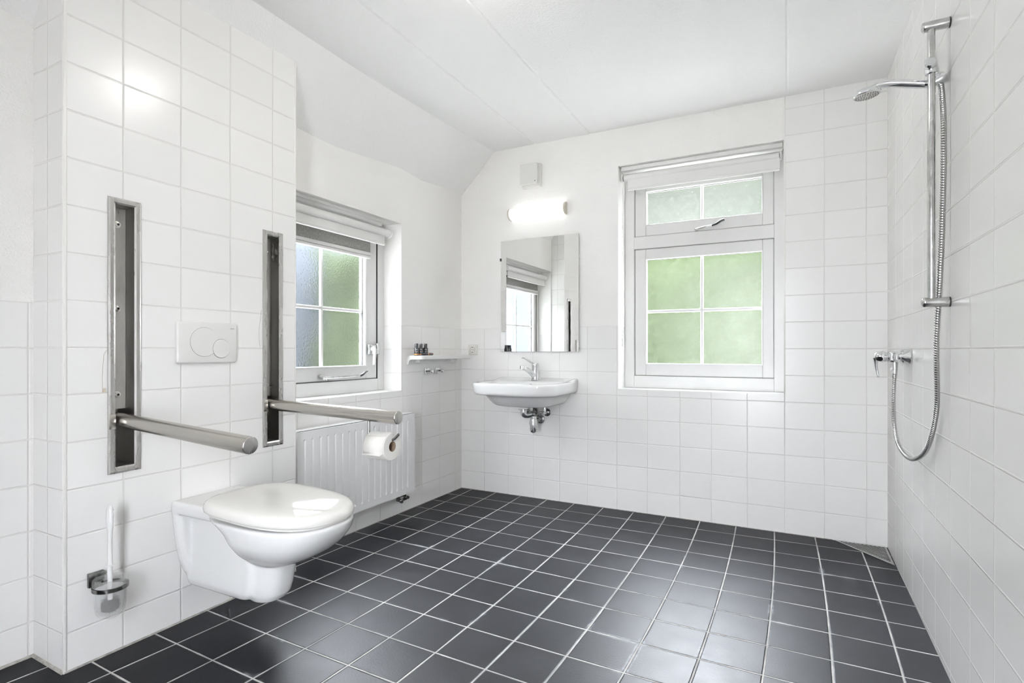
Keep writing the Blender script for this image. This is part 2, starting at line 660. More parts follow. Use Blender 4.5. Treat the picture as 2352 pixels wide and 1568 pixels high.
def ring_frame(bm, at, s0, s1, z0, z1, l, r, b, t, d0, d1, bev=.003):
    """four bars round an opening; at(s, d, z)"""
    def bar(a0, a1, c0, c1):
        n0 = len(bm.verts)
        p, q = at(a0, d0, c0), at(a1, d1, c1)
        box(bm, min(p[0], q[0]), max(p[0], q[0]), min(p[1], q[1]), max(p[1], q[1]), c0, c1, bev, 1)
    bar(s0, s0 + l, z0, z1)
    bar(s1 - r, s1, z0, z1)
    bar(s0 + l, s1 - r, z0, z0 + b)
    bar(s0 + l, s1 - r, z1 - t, z1)


def abar(bm, at, s0, s1, z0, z1, d0, d1, bev=.003):
    p, q = at(s0, d0, z0), at(s1, d1, z1)
    box(bm, min(p[0], q[0]), max(p[0], q[0]), min(p[1], q[1]), max(p[1], q[1]), z0, z1, bev, 1)


def pane(name, at, s0, s1, z0, z1, d, m, parent):
    bm = bmesh.new()
    bm.faces.new([bm.verts.new(p) for p in (at(s0, d, z0), at(s1, d, z0), at(s1, d, z1), at(s0, d, z1))])
    return finish(name, bm, m, parent, normals=False)


def make_window(name, at, loc):
    w = bpy.data.objects.new(name, None)
    COL.objects.link(w)
    w.location = loc
    w['kind'] = 'structure'
    return w


# window_1: back wall (upper hopper and lower sash)
A2 = lambda s, d, z: (s, d, z)
w1 = make_window('window_1', A2, (1.7, .16, .81))
bm = bmesh.new()
ring_frame(bm, A2, 1.209, 2.183, .807, 2.266, .065, .058, .081, .06, RB - .005, RB + .07)
abar(bm, A2, 1.272, 2.127, 1.740, 1.823, RB - .005, RB + .07)
finish('frame', bm, M['frame'], w1)
bm = bmesh.new()
ring_frame(bm, A2, 1.2775, 2.1235, .8905, 1.7375, .073, .062, .079, .069, RB + .004, RB + .06)
lower = finish('sash', bm, M['frame'], w1)
bm = bmesh.new()
ring_frame(bm, A2, 1.2775, 2.1235, 1.826, 2.204, .073, .062, .072, .08, RB + .004, RB + .06)
upper = finish('sash', bm, M['frame'], w1)
for (a, z0, z1, par) in ((0, .969, 1.669, lower), (1, 1.898, 2.124, upper)):
    bm = bmesh.new()
    ring_frame(bm, A2, 1.3495, 2.0625, z0 - .003, z1 + .003, .006, .006, .007, .006, RB + .0, RB + .03, .001)
    abar(bm, A2, 1.697, 1.716, z0, z1, RB + .014, RB + .038)
    if a == 0:
        abar(bm, A2, 1.353, 2.06, 1.309, 1.3285, RB + .0142, RB + .0378)
    finish('glazing_bar', bm, M['sill'], par)
    pane('pane', A2, 1.352, 2.061, z0, z1, RB + .026, M['glass_satin'] if a == 0 else M['glass_hammered'], par)
    bm = bmesh.new()
    ring_frame(bm, A2, 1.353, 2.060, z0, z1, .004, .0015, .0015, .005, RB + .02, RB + .032, 0)
    finish('seal', bm, M['darkline'], par)
# latch on the transom
lat = lt('latch', M['hinge'], w1, (1.676, RB - .006, 1.834), (0, -1, 0), [(0, .011), (.012, .011), (.014, .008)], 16)
tb('latch_lever', M['chrome_worn'], lat, [(1.672, RB - .02, 1.834), (1.72, RB - .024, 1.843), (1.775, RB - .026, 1.848)], [.0075, .0075, .006], 10)
tb('latch_grip', M['black'], lat, [(1.772, RB - .026, 1.847), (1.80, RB - .028, 1.855), (1.825, RB - .032, 1.870), (1.848, RB - .034, 1.876)], [.006, .0075, .0085, .007], 10)
# grey bars stand in for the shaded gaps round the sashes
bm = bmesh.new()
ring_frame(bm, A2, 1.273, 2.128, .887, 1.741, .0045, .0045, .0035, .0035, RB + .006, RB + .05, 0)
ring_frame(bm, A2, 1.273, 2.128, 1.8225, 2.21, .0045, .0045, .0035, .0035, RB + .006, RB + .05, 0)
finish('rebate_gap_shade', bm, M['grey'], w1)

# window_2: left wall
A1 = lambda s, d, z: (-d, s, z)
w2 = make_window('window_2', A1, (-.14, -1.2, .81))
RF = .14
bm = bmesh.new()
ring_frame(bm, A1, -1.665, -.717, .8035, 1.868, .04, .0607, .0755, .07, RF, RF + .08)
finish('frame', bm, M['frame'], w2)
bm = bmesh.new()
ring_frame(bm, A1, -1.622, -.782, .882, 1.795, .058, .098, .080, .11, RF + .008, RF + .07)
sash = finish('sash', bm, M['frame'], w2)
bm = bmesh.new()
ring_frame(bm, A1, -1.565, -.878, .960, 1.688, .007, .012, .007, .007, RF + .004, RF + .06, .001)
abar(bm, A1, -1.229, -1.210, .967, 1.685, RF + .026, RF + .044)
abar(bm, A1, -1.56, -.885, 1.291, 1.3105, RF + .0262, RF + .0438)
finish('glazing_bar', bm, M['sill'], sash)
pane('pane', A1, -1.56, -.884, .964, 1.688, RF + .035, M['glass_hammered'], sash)
bm = bmesh.new()
ring_frame(bm, A1, -1.561, -.8875, .965, 1.688, .005, .007, .002, .006, RF + .024, RF + .045, 0)
finish('seal', bm, M['darkline'], sash)
bm = bmesh.new()
ring_frame(bm, A1, -1.6255, -.7775, .8785, 1.7985, .004, .005, .004, .004, RF + .003, RF + .06, 0)
finish('rebate_gap_shade', bm, M['darkline'], w2)  # dark bars stand in for the shade in the sash gap
# glazed door added behind the camera to light the near side
A3 = lambda s, d, z: (s, YF - d, z)
w3 = make_window('added_light_door', A3, (1.8, YF - .15, .10))
bm = bmesh.new()
ring_frame(bm, A3, H3[0], H3[1], H3[2], H3[3], .06, .06, .07, .06, .10, .16)
abar(bm, A3, H3[0] + .06, H3[1] - .06, .95, 1.03, .10, .16)
finish('frame', bm, M['frame'], w3)
pane('pane', A3, H3[0] + .05, H3[1] - .05, H3[2] + .05, H3[3] - .05, .13, M['glass_clear'], w3)
# lever handle and peg stay
hd = bx('handle_plate', M['chrome_worn'], w2, -RF - .0, -RF + .01, -.875, -.805, 1.035, 1.095, .003)
bx('handle_keep', M['chrome_worn'], hd, -RF - .0, -RF + .012, -.80, -.772, 1.035, 1.105, .003)
lt('handle_hub', M['frame'], hd, (-RF + .008, -.842, 1.068), (1, 0, 0), [(0, .017), (.02, .015), (.024, .009)], 18)
tb('handle_lever', M['frame'], hd, [(-RF + .03, -.842, 1.07), (-RF + .034, -.846, 1.03), (-RF + .036, -.852, .985), (-RF + .034, -.855, .968)], [.0115, .011, .0095, .008], 12)
stay = bx('stay_bracket', M['hinge'], w2, -RF - .004, -RF + .012, -1.275, -1.235, .899, .918, .003)
tb('stay_arm', M['chrome_worn'], stay, [(-RF + .02, -1.262, .902), (-RF + .022, -1.1, .903), (-RF + .022, -.96, .906)], .0075, 8)
tb('stay_hook', M['black'], stay, [(-RF + .022, -.965, .905), (-RF + .026, -.945, .912), (-RF + .03, -.925, .928), (-RF + .03, -.908, .931)], [.008, .008, .007, .005], 10)
lt('stay_pin', M['chrome_worn'], stay, (-RF + .012, -1.222, .888), (0, 0, 1), [(0, .008), (.02, .008), (.024, .005)], 12)

# ------------------------------------------------------------------ roller blinds
b1 = thing('roller_blind', 'white rolled-up roller blind atop the taller window, with hanging bead chain', 'blind', (1.7, .045, 2.19), 'roller blinds above the windows')
lt('tube', M['blind'], b1, (1.236, .05, 2.193), (1, 0, 0), [(0, .021), (.001, .0225), (.918, .0225), (.919, .021)], 24)
bm = bmesh.new()
box(bm, 1.262, 2.158, .034, .039, 2.108, 2.182, .002, 1)
box(bm, 1.262, 2.158, .030, .043, 2.106, 2.122, .003, 1)
finish('bottom_bar', bm, M['blind'], b1)
for x, s in ((1.222, 1), (2.160, -1)):
    bk = lt('end_bracket', M['plastic'], b1, (x, .05, 2.193), (1, 0, 0), [(0, .027), (.007, .027), (.008, .02)], 20)
    lt('end_cap', M['grey'], bk, (x + .007 if s > 0 else x - .004, .05, 2.193), (1, 0, 0), [(0, .016), (.005, .016)], 16)
bx('head_rail', M['blind'], b1, 1.222, 2.172, .02, .10, 2.236, 2.262, .003)
bm = bmesh.new()
for y in (.030, .044):
    for k in range(86):
        z = 2.172 - k * .0122
        lathe(bm, (1.2295, y, z - .0035), (0, 0, 1), [(0, .0008), (.0017, .0026), (.0053, .0026), (.007, .0008)], 6)
    tube(bm, [(1.2295, y, 2.18), (1.2295, y, 1.13)], .0011, 5)
finish('bead_chain', bm, M['plastic'], b1, 60)
bm = bmesh.new()
box(bm, 1.2245, 1.2345, .026, .048, 1.085, 1.135, .004, 2)
finish('chain_weight', bm, M['plastic'], b1, 40)

b2 = thing('roller_blind', 'white roller blind rolled up in the window above the radiator', 'blind', (-.04, -1.2, 1.79), 'roller blinds above the windows')
lt('tube', M['blind'], b2, (-.04, -1.625, 1.793), (0, 1, 0), [(0, .021), (.001, .0225), (.834, .0225), (.835, .021)], 24)
bm = bmesh.new()
box(bm, -.048, -.042, -1.60, -.826, 1.716, 1.782, .002, 1)
box(bm, -.052, -.038, -1.60, -.826, 1.712, 1.728, .003, 1)
finish('bottom_bar', bm, M['blind'], b2)
for y in (-.79, -1.633):
    lt('end_bracket', M['plastic'], b2, (-.04, y, 1.793), (0, 1, 0), [(0, .028), (.007, .028), (.008, .02)], 20)
bx('head_rail', M['blind'], b2, -.125, -.085, -1.63, -.80, 1.845, 1.866, .003)
scn = thing('insect_screen', 'grey pleated insect screen folded under the blind in the window above the radiator', 'insect screen', (-.12, -1.2, 1.68))
bx('fabric', M['mesh'], scn, -.128, -.118, -1.60, -.872, 1.665, 1.735, .002)
bm = bmesh.new()
box(bm, -.132, -.108, -1.60, -.870, 1.646, 1.666, .003, 1)
box(bm, -.134, -.112, -1.60, -.872, 1.628, 1.645, .003, 1)
finish('bottom_bar', bm, M['frame'], scn)
bx('top_gap_shade', M['darkline'], scn, -.13, -.115, -1.60, -.870, 1.735, 1.748, .001)  # dark strip painted in for the shaded gap above the fabric

# ------------------------------------------------------------------ ventilation box, wall lamp, mirror, socket
v = thing('ventilation_box', 'white square ventilation box on the back wall above the lit wall lamp', 'ventilation box', (.59, 0, 2.29))
bx('base', M['ventplastic'], v, .523, .664, -.032, 0, 2.202, 2.365, .004)
bx('cover', M['ventplastic'], v, .522, .654, -.062, -.040, 2.218, 2.362, .006, 3)
bx('spacer', M['cream'], v, .54, .64, -.042, -.03, 2.225, 2.35)
lt('indicator', M['black'], v, (.637, -.0615, 2.236), (0, -1, 0), [(0, .0035), (.0015, .003)], 12)

l = thing('wall_lamp', 'lit white half-round tube lamp on the wall above the mirror', 'lamp', (.635, 0, 2.033))
AX, LZ = -.012, 2.032


def half(x0, x1, r, zoff=0):
    bm = bmesh.new()
    rings = []
    for x in (x0, x1):
        r_ = [Vector((x, 0 - .0005, LZ - r))]
        for k in range(19):
            t = -PI / 2 + PI * k / 18
            r_.append(Vector((x, AX - r * 1.12 * math.cos(t), LZ + r * math.sin(t))))
        r_.append(Vector((x, -.0005, LZ + r)))
        rings.append(r_)
    loft(bm, rings)
    return bm


finish('diffuser', half(.428, .842, .0385), M['lamp'], l, 40)
finish('end_cap', half(.417, .4285, .041), M['capplastic'], l, 40)
finish('end_cap', half(.8415, .853, .041), M['capplastic'], l, 40)

mr = thing('mirror', 'frameless rectangular wall mirror above the washbasin', 'mirror', (.642, 0, 1.45))
bm = bmesh.new()
box(bm, -.3, .3, -.004, 0, -.4, .4, .0012, 1)
gl = finish('mirror_glass', bm, M['mirror'], mr)
gl.matrix_parent_inverse = Matrix()
gl.location = (0, -.010, 0)
gl.rotation_euler = (0, 0, math.radians(-.6))
for x, z, mm in ((.342, 1.715, 'black'), (.9415, 1.70, 'plastic')):
    bx('clip', M[mm], mr, x - .004, x + .004, -.019, 0, z - .01, z + .01, .001)
bx('back_pad', M['grey'], mr, .40, .88, -.0085, 0, 1.1, 1.8)

so = thing('power_socket', 'cream round-hole power socket in the corner behind the shelf', 'socket', (.102, 0, 1.063))
bx('frame', M['cream'], so, .063, .141, -.008, 0, 1.024, 1.102, .006, 3)
bm = bmesh.new()
box(bm, .076, .128, -.0125, -.006, 1.037, 1.089, .003, 2)
ins = finish('insert', bm, M['cream'], so, 40)
bm = bmesh.new()
lathe(bm, (.102, -.0128, 1.063), (0, 1, 0), [(0, .0215), (.0006, .0215)], 28)
well = finish('well', bm, M['grey'], so, 40)
lt('well_bottom', M['cream'], well, (.102, -.0125, 1.063), (0, -1, 0), [(0, .0195), (.0008, .0195)], 28)
for dx, dz, r in ((-.0095, 0, .0028), (.0095, 0, .0028), (0, .0175, .003), (0, -.0175, .003), (0, 0, .002)):
    lt('pin_hole', M['blackhole'], well, (.102 + dx, -.0132, 1.063 + dz), (0, -1, 0), [(0, r), (.0004, r)], 12)

# ------------------------------------------------------------------ shelf, toiletries, hooks
sh = thing('wall_shelf', 'white plastic wall shelf in the corner holding small dark bottles', 'shelf', (.06, -.36, 1.01))
bm = bmesh.new()
rings = []
for z, ins_ in ((.999, .004), (1.002, 0), (1.022, 0), (1.0255, .003)):
    rings.append([(x, y, z) for x, y in rrect(.001, .125 - ins_, -.660 + ins_, -.062 - ins_, (.016, .002, .002, .03))])
loft(bm, rings)
rail_pts = []
finish('board', bm, M['plastic'], sh, 40)
bm = bmesh.new()
pr = [(.001, .968), (.012, .968), (.016, .974), (.018, .985), (.026, .996), (.04, 1.0), (.001, 1.0)]
loft(bm, [[(x, y, z) for x, z in pr] for y in (-.664, -.640, -.20, -.115, -.10)])
finish('back_rail', bm, M['plastic'], sh, 40)
for y in (-.575, -.21):
    bx('bracket', M['plastic'], sh, .01, .05, y - .018, y + .018, .978, 1.0, .003)

grpb = 'toiletry bottles on the shelf'
for k, (x, y, wh) in enumerate(((.070, -.652, 'farthest from the corner, nearest the window'), (.074, -.610, 'the middle one of three'), (.080, -.568, 'nearest the corner and the lying tube'))):
    b = thing('toiletry_bottle', 'small black standing toiletry bottle on the shelf, ' + wh, 'bottle', (x, y, 1.0256), grpb)
    lt('body', M['black'], b, (x, y, 1.0256), (0, 0, 1), [(0, .0145), (.001, .0155), (.0045, .0155), (.005, .0155)], 20)
    lt('band', M['amber'], b, (x, y, 1.0306), (0, 0, 1), [(0, .0155), (.006, .0157)], 20)
    lt('label_sleeve', M['black'], b, (x, y, 1.0366), (0, 0, 1), [(0, .0156), (.038, .0156), (.040, .0142)], 20)
    lt('cap', M['black'], b, (x, y, 1.0764), (0, 0, 1), [(0, .0115), (.024, .0118), (.0265, .0105)], 20)
    bm = bmesh.new()
    dv = Vector((2.195 - x, -3.473 - y, 0)).normalized()
    sd = Vector((-dv.y, dv.x, 0))
    c = Vector((x, y, 0)) + dv * .0158
    for a0, a1, z0, z1 in ((-.004, -.0025, 1.060, 1.068), (.0025, .004, 1.060, 1.068), (-.0025, .0025, 1.0635, 1.0645), (-.008, .008, 1.0515, 1.0525), (-.003, .003, 1.0455, 1.0475)):
        vs = [bm.verts.new((*(c + sd * a).xy, z)) for a, z in ((a0, z0), (a1, z0), (a1, z1), (a0, z1))]
        bm.faces.new(vs)
    finish('print', bm, M['white'], b)
tl = thing('toiletry_tube', 'small black toiletry tube lying on the shelf in front of the standing bottles', 'bottle', (.1, -.57, 1.034))
lt('body', M['black'], tl, (.104, -.640, 1.0345), (0, 1, 0), [(0, .0075), (.002, .0088), (.060, .0088)], 16)
lt('band', M['amber'], tl, (.104, -.580, 1.0345), (0, 1, 0), [(0, .0089), (.006, .0089)], 16)
lt('cap', mat('dark_brown_cap', (.04, .025, .018), .35), tl, (.104, -.574, 1.0345), (0, 1, 0), [(0, .0086), (.048, .0084), (.05, .007)], 16)

for y, lb_ in ((-.4495, 'chrome square robe hook under the shelf, the one nearer the window'), (-.3255, 'chrome square robe hook under the shelf, the one nearer the corner')):
    h = thing('robe_hook', lb_, 'hook', (0, y, .917), 'chrome hooks under the shelf')
    bx('base', M['chrome'], h, 0, .012, y - .026, y + .022, .895, .939, .003)
    lt('stem', M['chrome_dark'], h, (.01, y - .002, .918), (1, .0, 0), [(0, .006), (.034, .006)], 14)
    lt('knob', M['chrome'], h, (.040, y - .002, .917), (1, 0, 0), [(0, .009), (.003, .0135), (.012, .0135), (.015, .010)], 20)

# ------------------------------------------------------------------ washbasin
CXs = .640
ba = thing('washbasin', 'white ceramic wall-hung washbasin below the mirror', 'washbasin', (CXs, 0, .8))


def sink_ring(hw, y0, y1, r, z, lift=0.0, rb_=.02):
    out = []
    for x, y in rrect(CXs - hw, CXs + hw, y0, y1, (rb_, rb_, r, r), 7, 8):
        zz = z
        if lift:
            zz += lift * min(1, max(0, (y + .10) / .06)) if y > -.10 else 0
        out.append((x, y, zz))
    return out


R = []
R += [sink_ring(.14, -.30, -.06, .10, .688), sink_ring(.185, -.345, -.03, .11, .690), sink_ring(.205, -.375, -.012, .12, .702),
      sink_ring(.222, -.405, -.004, .13, .728), sink_ring(.240, -.428, -.002, .13, .762), sink_ring(.250, -.440, -.001, .13, .770)]
R += [sink_ring(.268, -.468, -.001, .13, .769), sink_ring(.284, -.488, -.001, .13, .772), sink_ring(.291, -.496, -.001, .13, .782),
      sink_ring(.2945, -.500, -.001, .13, .800), sink_ring(.2975, -.504, -.001, .13, .835, .012), sink_ring(.2965, -.503, -.001, .13, .846, .016),
      sink_ring(.290, -.497, -.005, .125, .851, .017)]
R += [sink_ring(.278, -.484, -.012, .12, .8505, .016), sink_ring(.266, -.468, -.115, .11, .848, 0, .06),
      sink_ring(.258, -.460, -.125, .11, .838, 0, .07), sink_ring(.235, -.435, -.140, .11, .775, 0, .08), sink_ring(.18, -.37, -.17, .10, .738, 0, .08),
      sink_ring(.05, -.29, -.21, .035, .725, 0, .03)]
bm = bmesh.new()
loft(bm, R)
o = finish('bowl', bm, M['ceramic'], ba, 80)
ss = o.modifiers.new('s', 'SUBSURF')
ss.levels = ss.render_levels = 1
evaluated(o)
lt('overflow_ring', M['chrome'], ba, (.640, -.136, .822), (0, -1, -.2), [(0, .011), (.003, .011), (.004, .008)], 18)
lt('overflow_hole', M['blackhole'], ba, (.640, -.1395, .8215), (0, -1, -.2), [(0, .007), (.001, .007)], 16)
lt('drain', M['chrome'], ba, (.640, -.25, .7245), (0, 0, 1), [(0, .028), (.003, .028), (.005, .022)], 20)

# tap
tp = thing('basin_tap', 'chrome single-lever basin tap on the washbasin', 'tap', (.643, -.07, .865))
tx, ty = .645, -.072
lt('base', M['chrome'], tp, (tx, ty, .8535), (0, 0, 1), [(0, .0285), (.009, .0285), (.010, .0255)], 28)
lt('body', M['chrome'], tp, (tx, ty, .863), (0, 0, 1), [(0, .0255), (.02, .0245), (.068, .0225), (.074, .0235), (.08, .0235)], 28)
bm = bmesh.new()
lathe(bm, (tx, ty, .943), (0, 0, 1), [(0, .0245), (.012, .026), (.024, .0255), (.029, .021)], 28)
finish('head', bm, M['chrome'], tp, 50)
bm = bmesh.new()
tube(bm, catmull([(tx - .006, ty - .010, .962), (tx - .016, ty - .03, .974), (tx - .032, ty - .06, .991), (tx - .044, ty - .083, 1.004), (tx - .052, ty - .098, 1.007)], 5),
     [.014 - .0095 * i / 20 + .002 * max(0, i - 14) / 6 for i in range(21)], 12, flat=[(1.1, .6)] * 21)
finish('lever', bm, M['chrome'], tp, 50)
bm = bmesh.new()
tube(bm, catmull([(tx - .004, ty - .008, .884), (tx - .015, ty - .040, .908), (tx - .031, ty - .08, .930), (tx - .043, ty - .108, .940)], 6), [.021, .0205, .02, .0195, .019, .0185, .018, .0175, .017, .0165, .016, .0155, .015, .0148, .0146, .0144, .0142, .014, .014], 16)
finish('spout', bm, M['chrome'], tp, 50)
lt('aerator', M['chrome'], tp, (tx - .046, ty - .116, .952), (0, 0, -1), [(-.006, .009), (-.003, .0135), (.004, .0145), (.018, .0145), (.02, .011)], 20)

# bottle trap
bt = thing('bottle_trap', 'chrome bottle trap with wall pipe under the washbasin', 'drain trap', (.66, -.2, .6))
qx, qy = .640, -.245
lt('tailpiece', M['plastic'], bt, (qx, qy, .69), (0, 0, -1), [(-.008, .038), (.004, .038), (.018, .034), (.020, .034)], 24)
lt('collar', M['chrome_dark'], bt, (qx, qy, .671), (0, 0, -1), [(0, .036), (.004, .036), (.006, .027)], 24)
el = tb('elbow', M['chrome'], bt, catmull([(qx, qy, .668), (qx, qy, .645), (qx + .008, qy + .008, .632), (qx + .020, qy + .021, .632), (qx + .034, qy + .036, .636)], 5), .0235, 18)
cxx, cyy = .686, -.19
tb('inlet', M['chrome_dark'], bt, catmull([(qx + .028, qy + .030, .636), (qx + .042, qy + .045, .634), (cxx, cyy, .618), (cxx, cyy, .60)], 5), .0185, 16)
bo = lt('bottle', M['chrome'], bt, (cxx, cyy, .622), (0, 0, -1), [(0, .021), (.002, .0245), (.012, .0245), (.013, .022), (.018, .022), (.020, .0245), (.053, .0305), (.057, .0305), (.0575, .025)], 28)
lt('cup', M['chrome'], bt, (cxx, cyy, .565), (0, 0, -1), [(0, .0255), (.036, .0255), (.046, .0235), (.054, .017), (.057, .008), (.0575, .001)], 28)
tb('outlet_pipe', M['chrome_dark'], bt, [(cxx, cyy, .598), (cxx - .008, -.14, .590), (.657, -.02, .580), (.653, -.004, .578)], .0175, 16)
lt('rosette', M['chrome'], bt, (.653, -.0005, .577), (0, -1, 0), [(0, .033), (.003, .0335), (.010, .030), (.016, .021), (.017, .018)], 28)
for x, lab in ((.602, 'chrome angle valve on the wall left of the other, behind the bottle trap'), (.703, 'chrome angle valve on the wall right of the other, above the pipe rosette')):
    a = thing('angle_valve', lab, 'valve', (x, 0, .627), 'angle valves under the washbasin')
    lt('rosette', M['chrome_dark'], a, (x, -.0005, .627), (0, -1, 0), [(0, .027), (.004, .0275), (.012, .022), (.016, .014)], 24)
    lt('body', M['chrome'], a, (x, -.012, .627), (0, -1, 0), [(0, .0115), (.035, .0115), (.04, .009)], 18)
    tb('riser', M['chrome'], a, [(x, -.04, .627), (x, -.04, .655), (x, -.041, .69)], [.0085, .0085, .0055], 12)
    lt('nut', M['chrome'], a, (x, -.04, .64), (0, 0, 1), [(0, .010), (.013, .010)], 6, 20)
    lt('knob', M['chrome'], a, (x - .012, -.04, .627), (-1, -.5, 0), [(0, .007), (.008, .0075), (.01, .0095), (.022, .0095), (.024, .007)], 16)

# ------------------------------------------------------------------ radiator
ra = thing('radiator', 'white ribbed panel radiator below the left-hand window', 'radiator', (.07, -1.17, .17))
X0, ry0, ry1, rz0, rz1 = .100, -1.627, -.711, .172, .662
yb, db = [ry0, ry0 + .034], [0, 0]
y = ry0 + .034
while y + .05 < ry1 - .02:
    yb += [y + .004, y + .013, y + .017, y + .05]
    db += [-.006, -.006, 0, 0]
    y += .05
yb.append(ry1)
db.append(0)
zb = [rz0, rz0 + .036, rz0 + .046, rz1 - .046, rz1 - .036, rz1]
ze = [0, 0, 1, 1, 0, 0]
bm = bmesh.new()
vv = [[bm.verts.new((X0 + d * e, yy, z)) for z, e in zip(zb, ze)] for yy, d in zip(yb, db)]
for i in range(len(yb) - 1):
    for j in range(len(zb) - 1):
        bm.faces.new((vv[i][j], vv[i + 1][j], vv[i + 1][j + 1], vv[i][j + 1]))
# turned-over rim
for e0, e1 in (((ry0, rz0), (ry1, rz0)), ((ry1, rz0), (ry1, rz1)), ((ry1, rz1), (ry0, rz1)), ((ry0, rz1), (ry0, rz0))):
    bm.faces.new([bm.verts.new(p) for p in ((X0, *e0), (X0, *e1), (X0 - .014, *e1), (X0 - .014, *e0))])
bmesh.ops.remove_doubles(bm, verts=bm.verts, dist=.0002)
finish('front_panel', bm, M['radiator'], ra)
for yy in (ry0 - .001, ry1 - .009):
    bx('side_panel', M['radiator'], ra, .032, .088, yy, yy + .010, rz0 + .008, rz1 + .006, .002)
bm = bmesh.new()
for k in range(46):
    y = ry0 + .012 + k * .0197
    box(bm, .036, .090, y, y + .0155, rz1 - .004, rz1 + .004)
for x0, x1 in ((.030, .037), (.084, .090)):
    box(bm, x0, x1, ry0 + .006, ry1 - .006, rz1 - .012, rz1 + .005)
finish('top_grille', bm, M['radiator'], ra)
bx('rear_panel', M['radiator'], ra, .030, .040, ry0 + .005, ry1 - .005, rz0, rz1 - .01, .003)
bm = bmesh.new()
for k in range(26):
    y = ry0 + .03 + k * .034
    box(bm, .040, .092, y, y + .002, rz0 + .03, rz1 - .03)
finish('fins', bm, M['radiator'], ra)
for yy in (-1.45, -.88):
    bx('wall_bracket', M['radiator'], ra, 0.0, .032, yy - .02, yy + .02, .25, .60)
lt('air_vent', M['plastic'], ra, (.062, ry1 + .001, rz1 - .035), (0, 1, 0), [(0, .011), (.012, .011), (.014, .007)], 12)
va = bx('valve', M['chrome_dark'], ra, .050, .085, -.835, -.765, .128, .158, .006)
lt('valve_spindle', M['chrome_dark'], va, (.085, -.83, .138), (1, -.6, -.15), [(-.01, .012), (.012, .012), (.014, .008), (.024, .008)], 14)
lt('valve_spindle', M['chrome_dark'], va, (.082, -.775, .146), (1, -.2, .1), [(-.01, .012), (.012, .012), (.014, .009), (.022, .009)], 14)
for yy in (-.815, -.775):
    lt('union_nut', M['chrome_dark'], va, (.066, yy, .155), (0, 0, 1), [(0, .013), (.018, .013)], 6, 20)

# ------------------------------------------------------------------ flush plate
fp = thing('flush_plate', 'white flush plate with two round buttons on the wall above the toilet', 'flush plate', (BX, -2.112, 1.089))
PX = BX + .0145
bm = bmesh.new()
rings = []
for x, i in ((BX + .0005, .004), (BX + .004, 0), (BX + .010, .001), (PX - .001, .004), (PX, .007)):
    rings.append([(x, y, z) for y, z in rrect(-2.236 + i, -1.9885 - i, 1.0085 + i, 1.170 - i, .008, 5, 3)])
loft(bm, rings)
finish('panel', bm, M['plate'], fp, 30)
C1, r1 = (-2.131, 1.092), .0575
C2, r2 = (-2.060, 1.066), .0375


def disc(cc, r, cut=None, n=64):
    pts = []
    for k in range(n):
        t = 2 * PI * k / n
        y, z = cc[0] + r * math.cos(t), cc[1] + r * math.sin(t)
        if cut:
            d = math.hypot(y - cut[0][0], z - cut[0][1])
            if d < cut[1]:
                # project onto the circle of the small button
                y = cut[0][0] + (y - cut[0][0]) / d * cut[1]
                z = cut[0][1] + (z - cut[0][1]) / d * cut[1]
                # stay on the near side
                vy, vz = cc[0] - cut[0][0], cc[1] - cut[0][1]
        pts.append((y, z))
    return pts


def big_outline(g):
    """big circle minus the small circle (gap g)"""
    d = math.hypot(C2[0] - C1[0], C2[1] - C1[1])
    R_, S = r1 - g, r2 + g
    a = math.acos((R_ * R_ + d * d - S * S) / (2 * R_ * d))
    th = math.atan2(C2[1] - C1[1], C2[0] - C1[0])
    pts = []
    for k in range(61):
        t = th + a + (2 * PI - 2 * a) * k / 60
        pts.append((C1[0] + R_ * math.cos(t), C1[1] + R_ * math.sin(t)))
    b = math.acos((S * S + d * d - R_ * R_) / (2 * S * d))
    t0 = th + PI + b
    for k in range(1, 20):
        t = t0 - 2 * b * k / 20
        pts.append((C2[0] + S * math.cos(t), C2[1] + S * math.sin(t)))
    return pts


def plate_piece(name, outline_fn, levels, m):
    bm = bmesh.new()
    loft(bm, [[(x, y, z) for y, z in outline_fn(g)] for x, g in levels])
    return finish(name, bm, m, fp, 30)


small = lambda g: [(C2[0] + (r2 - g) * math.cos(2 * PI * k / 48), C2[1] + (r2 - g) * math.sin(2 * PI * k / 48)) for k in range(48)]
gm = M['print']
gp = plate_piece('button_gap', big_outline, [(PX - .001, -.0002), (PX + .0002, -.0002)], gm)
gp2 = plate_piece('button_gap', small, [(PX - .001, -.0012), (PX + .0003, -.0012)], gm)
plate_piece('button', big_outline, [(PX - .001, .0008), (PX + .0022, .0010), (PX + .0030, .0022)], M['plate'])
plate_piece('button', small, [(PX - .001, .0002), (PX + .0026, .0004), (PX + .0034, .0016)], M['plate'])
rotX = Matrix(((0, 0, 1), (1, 0, 0), (0, 1, 0)))     # text facing +X
text_mesh('lettering', 'GEBERIT', .0052, M['print'], fp, (PX + .0003, -2.0115, 1.1475), rotX)

# ------------------------------------------------------------------ fold-down grab rails


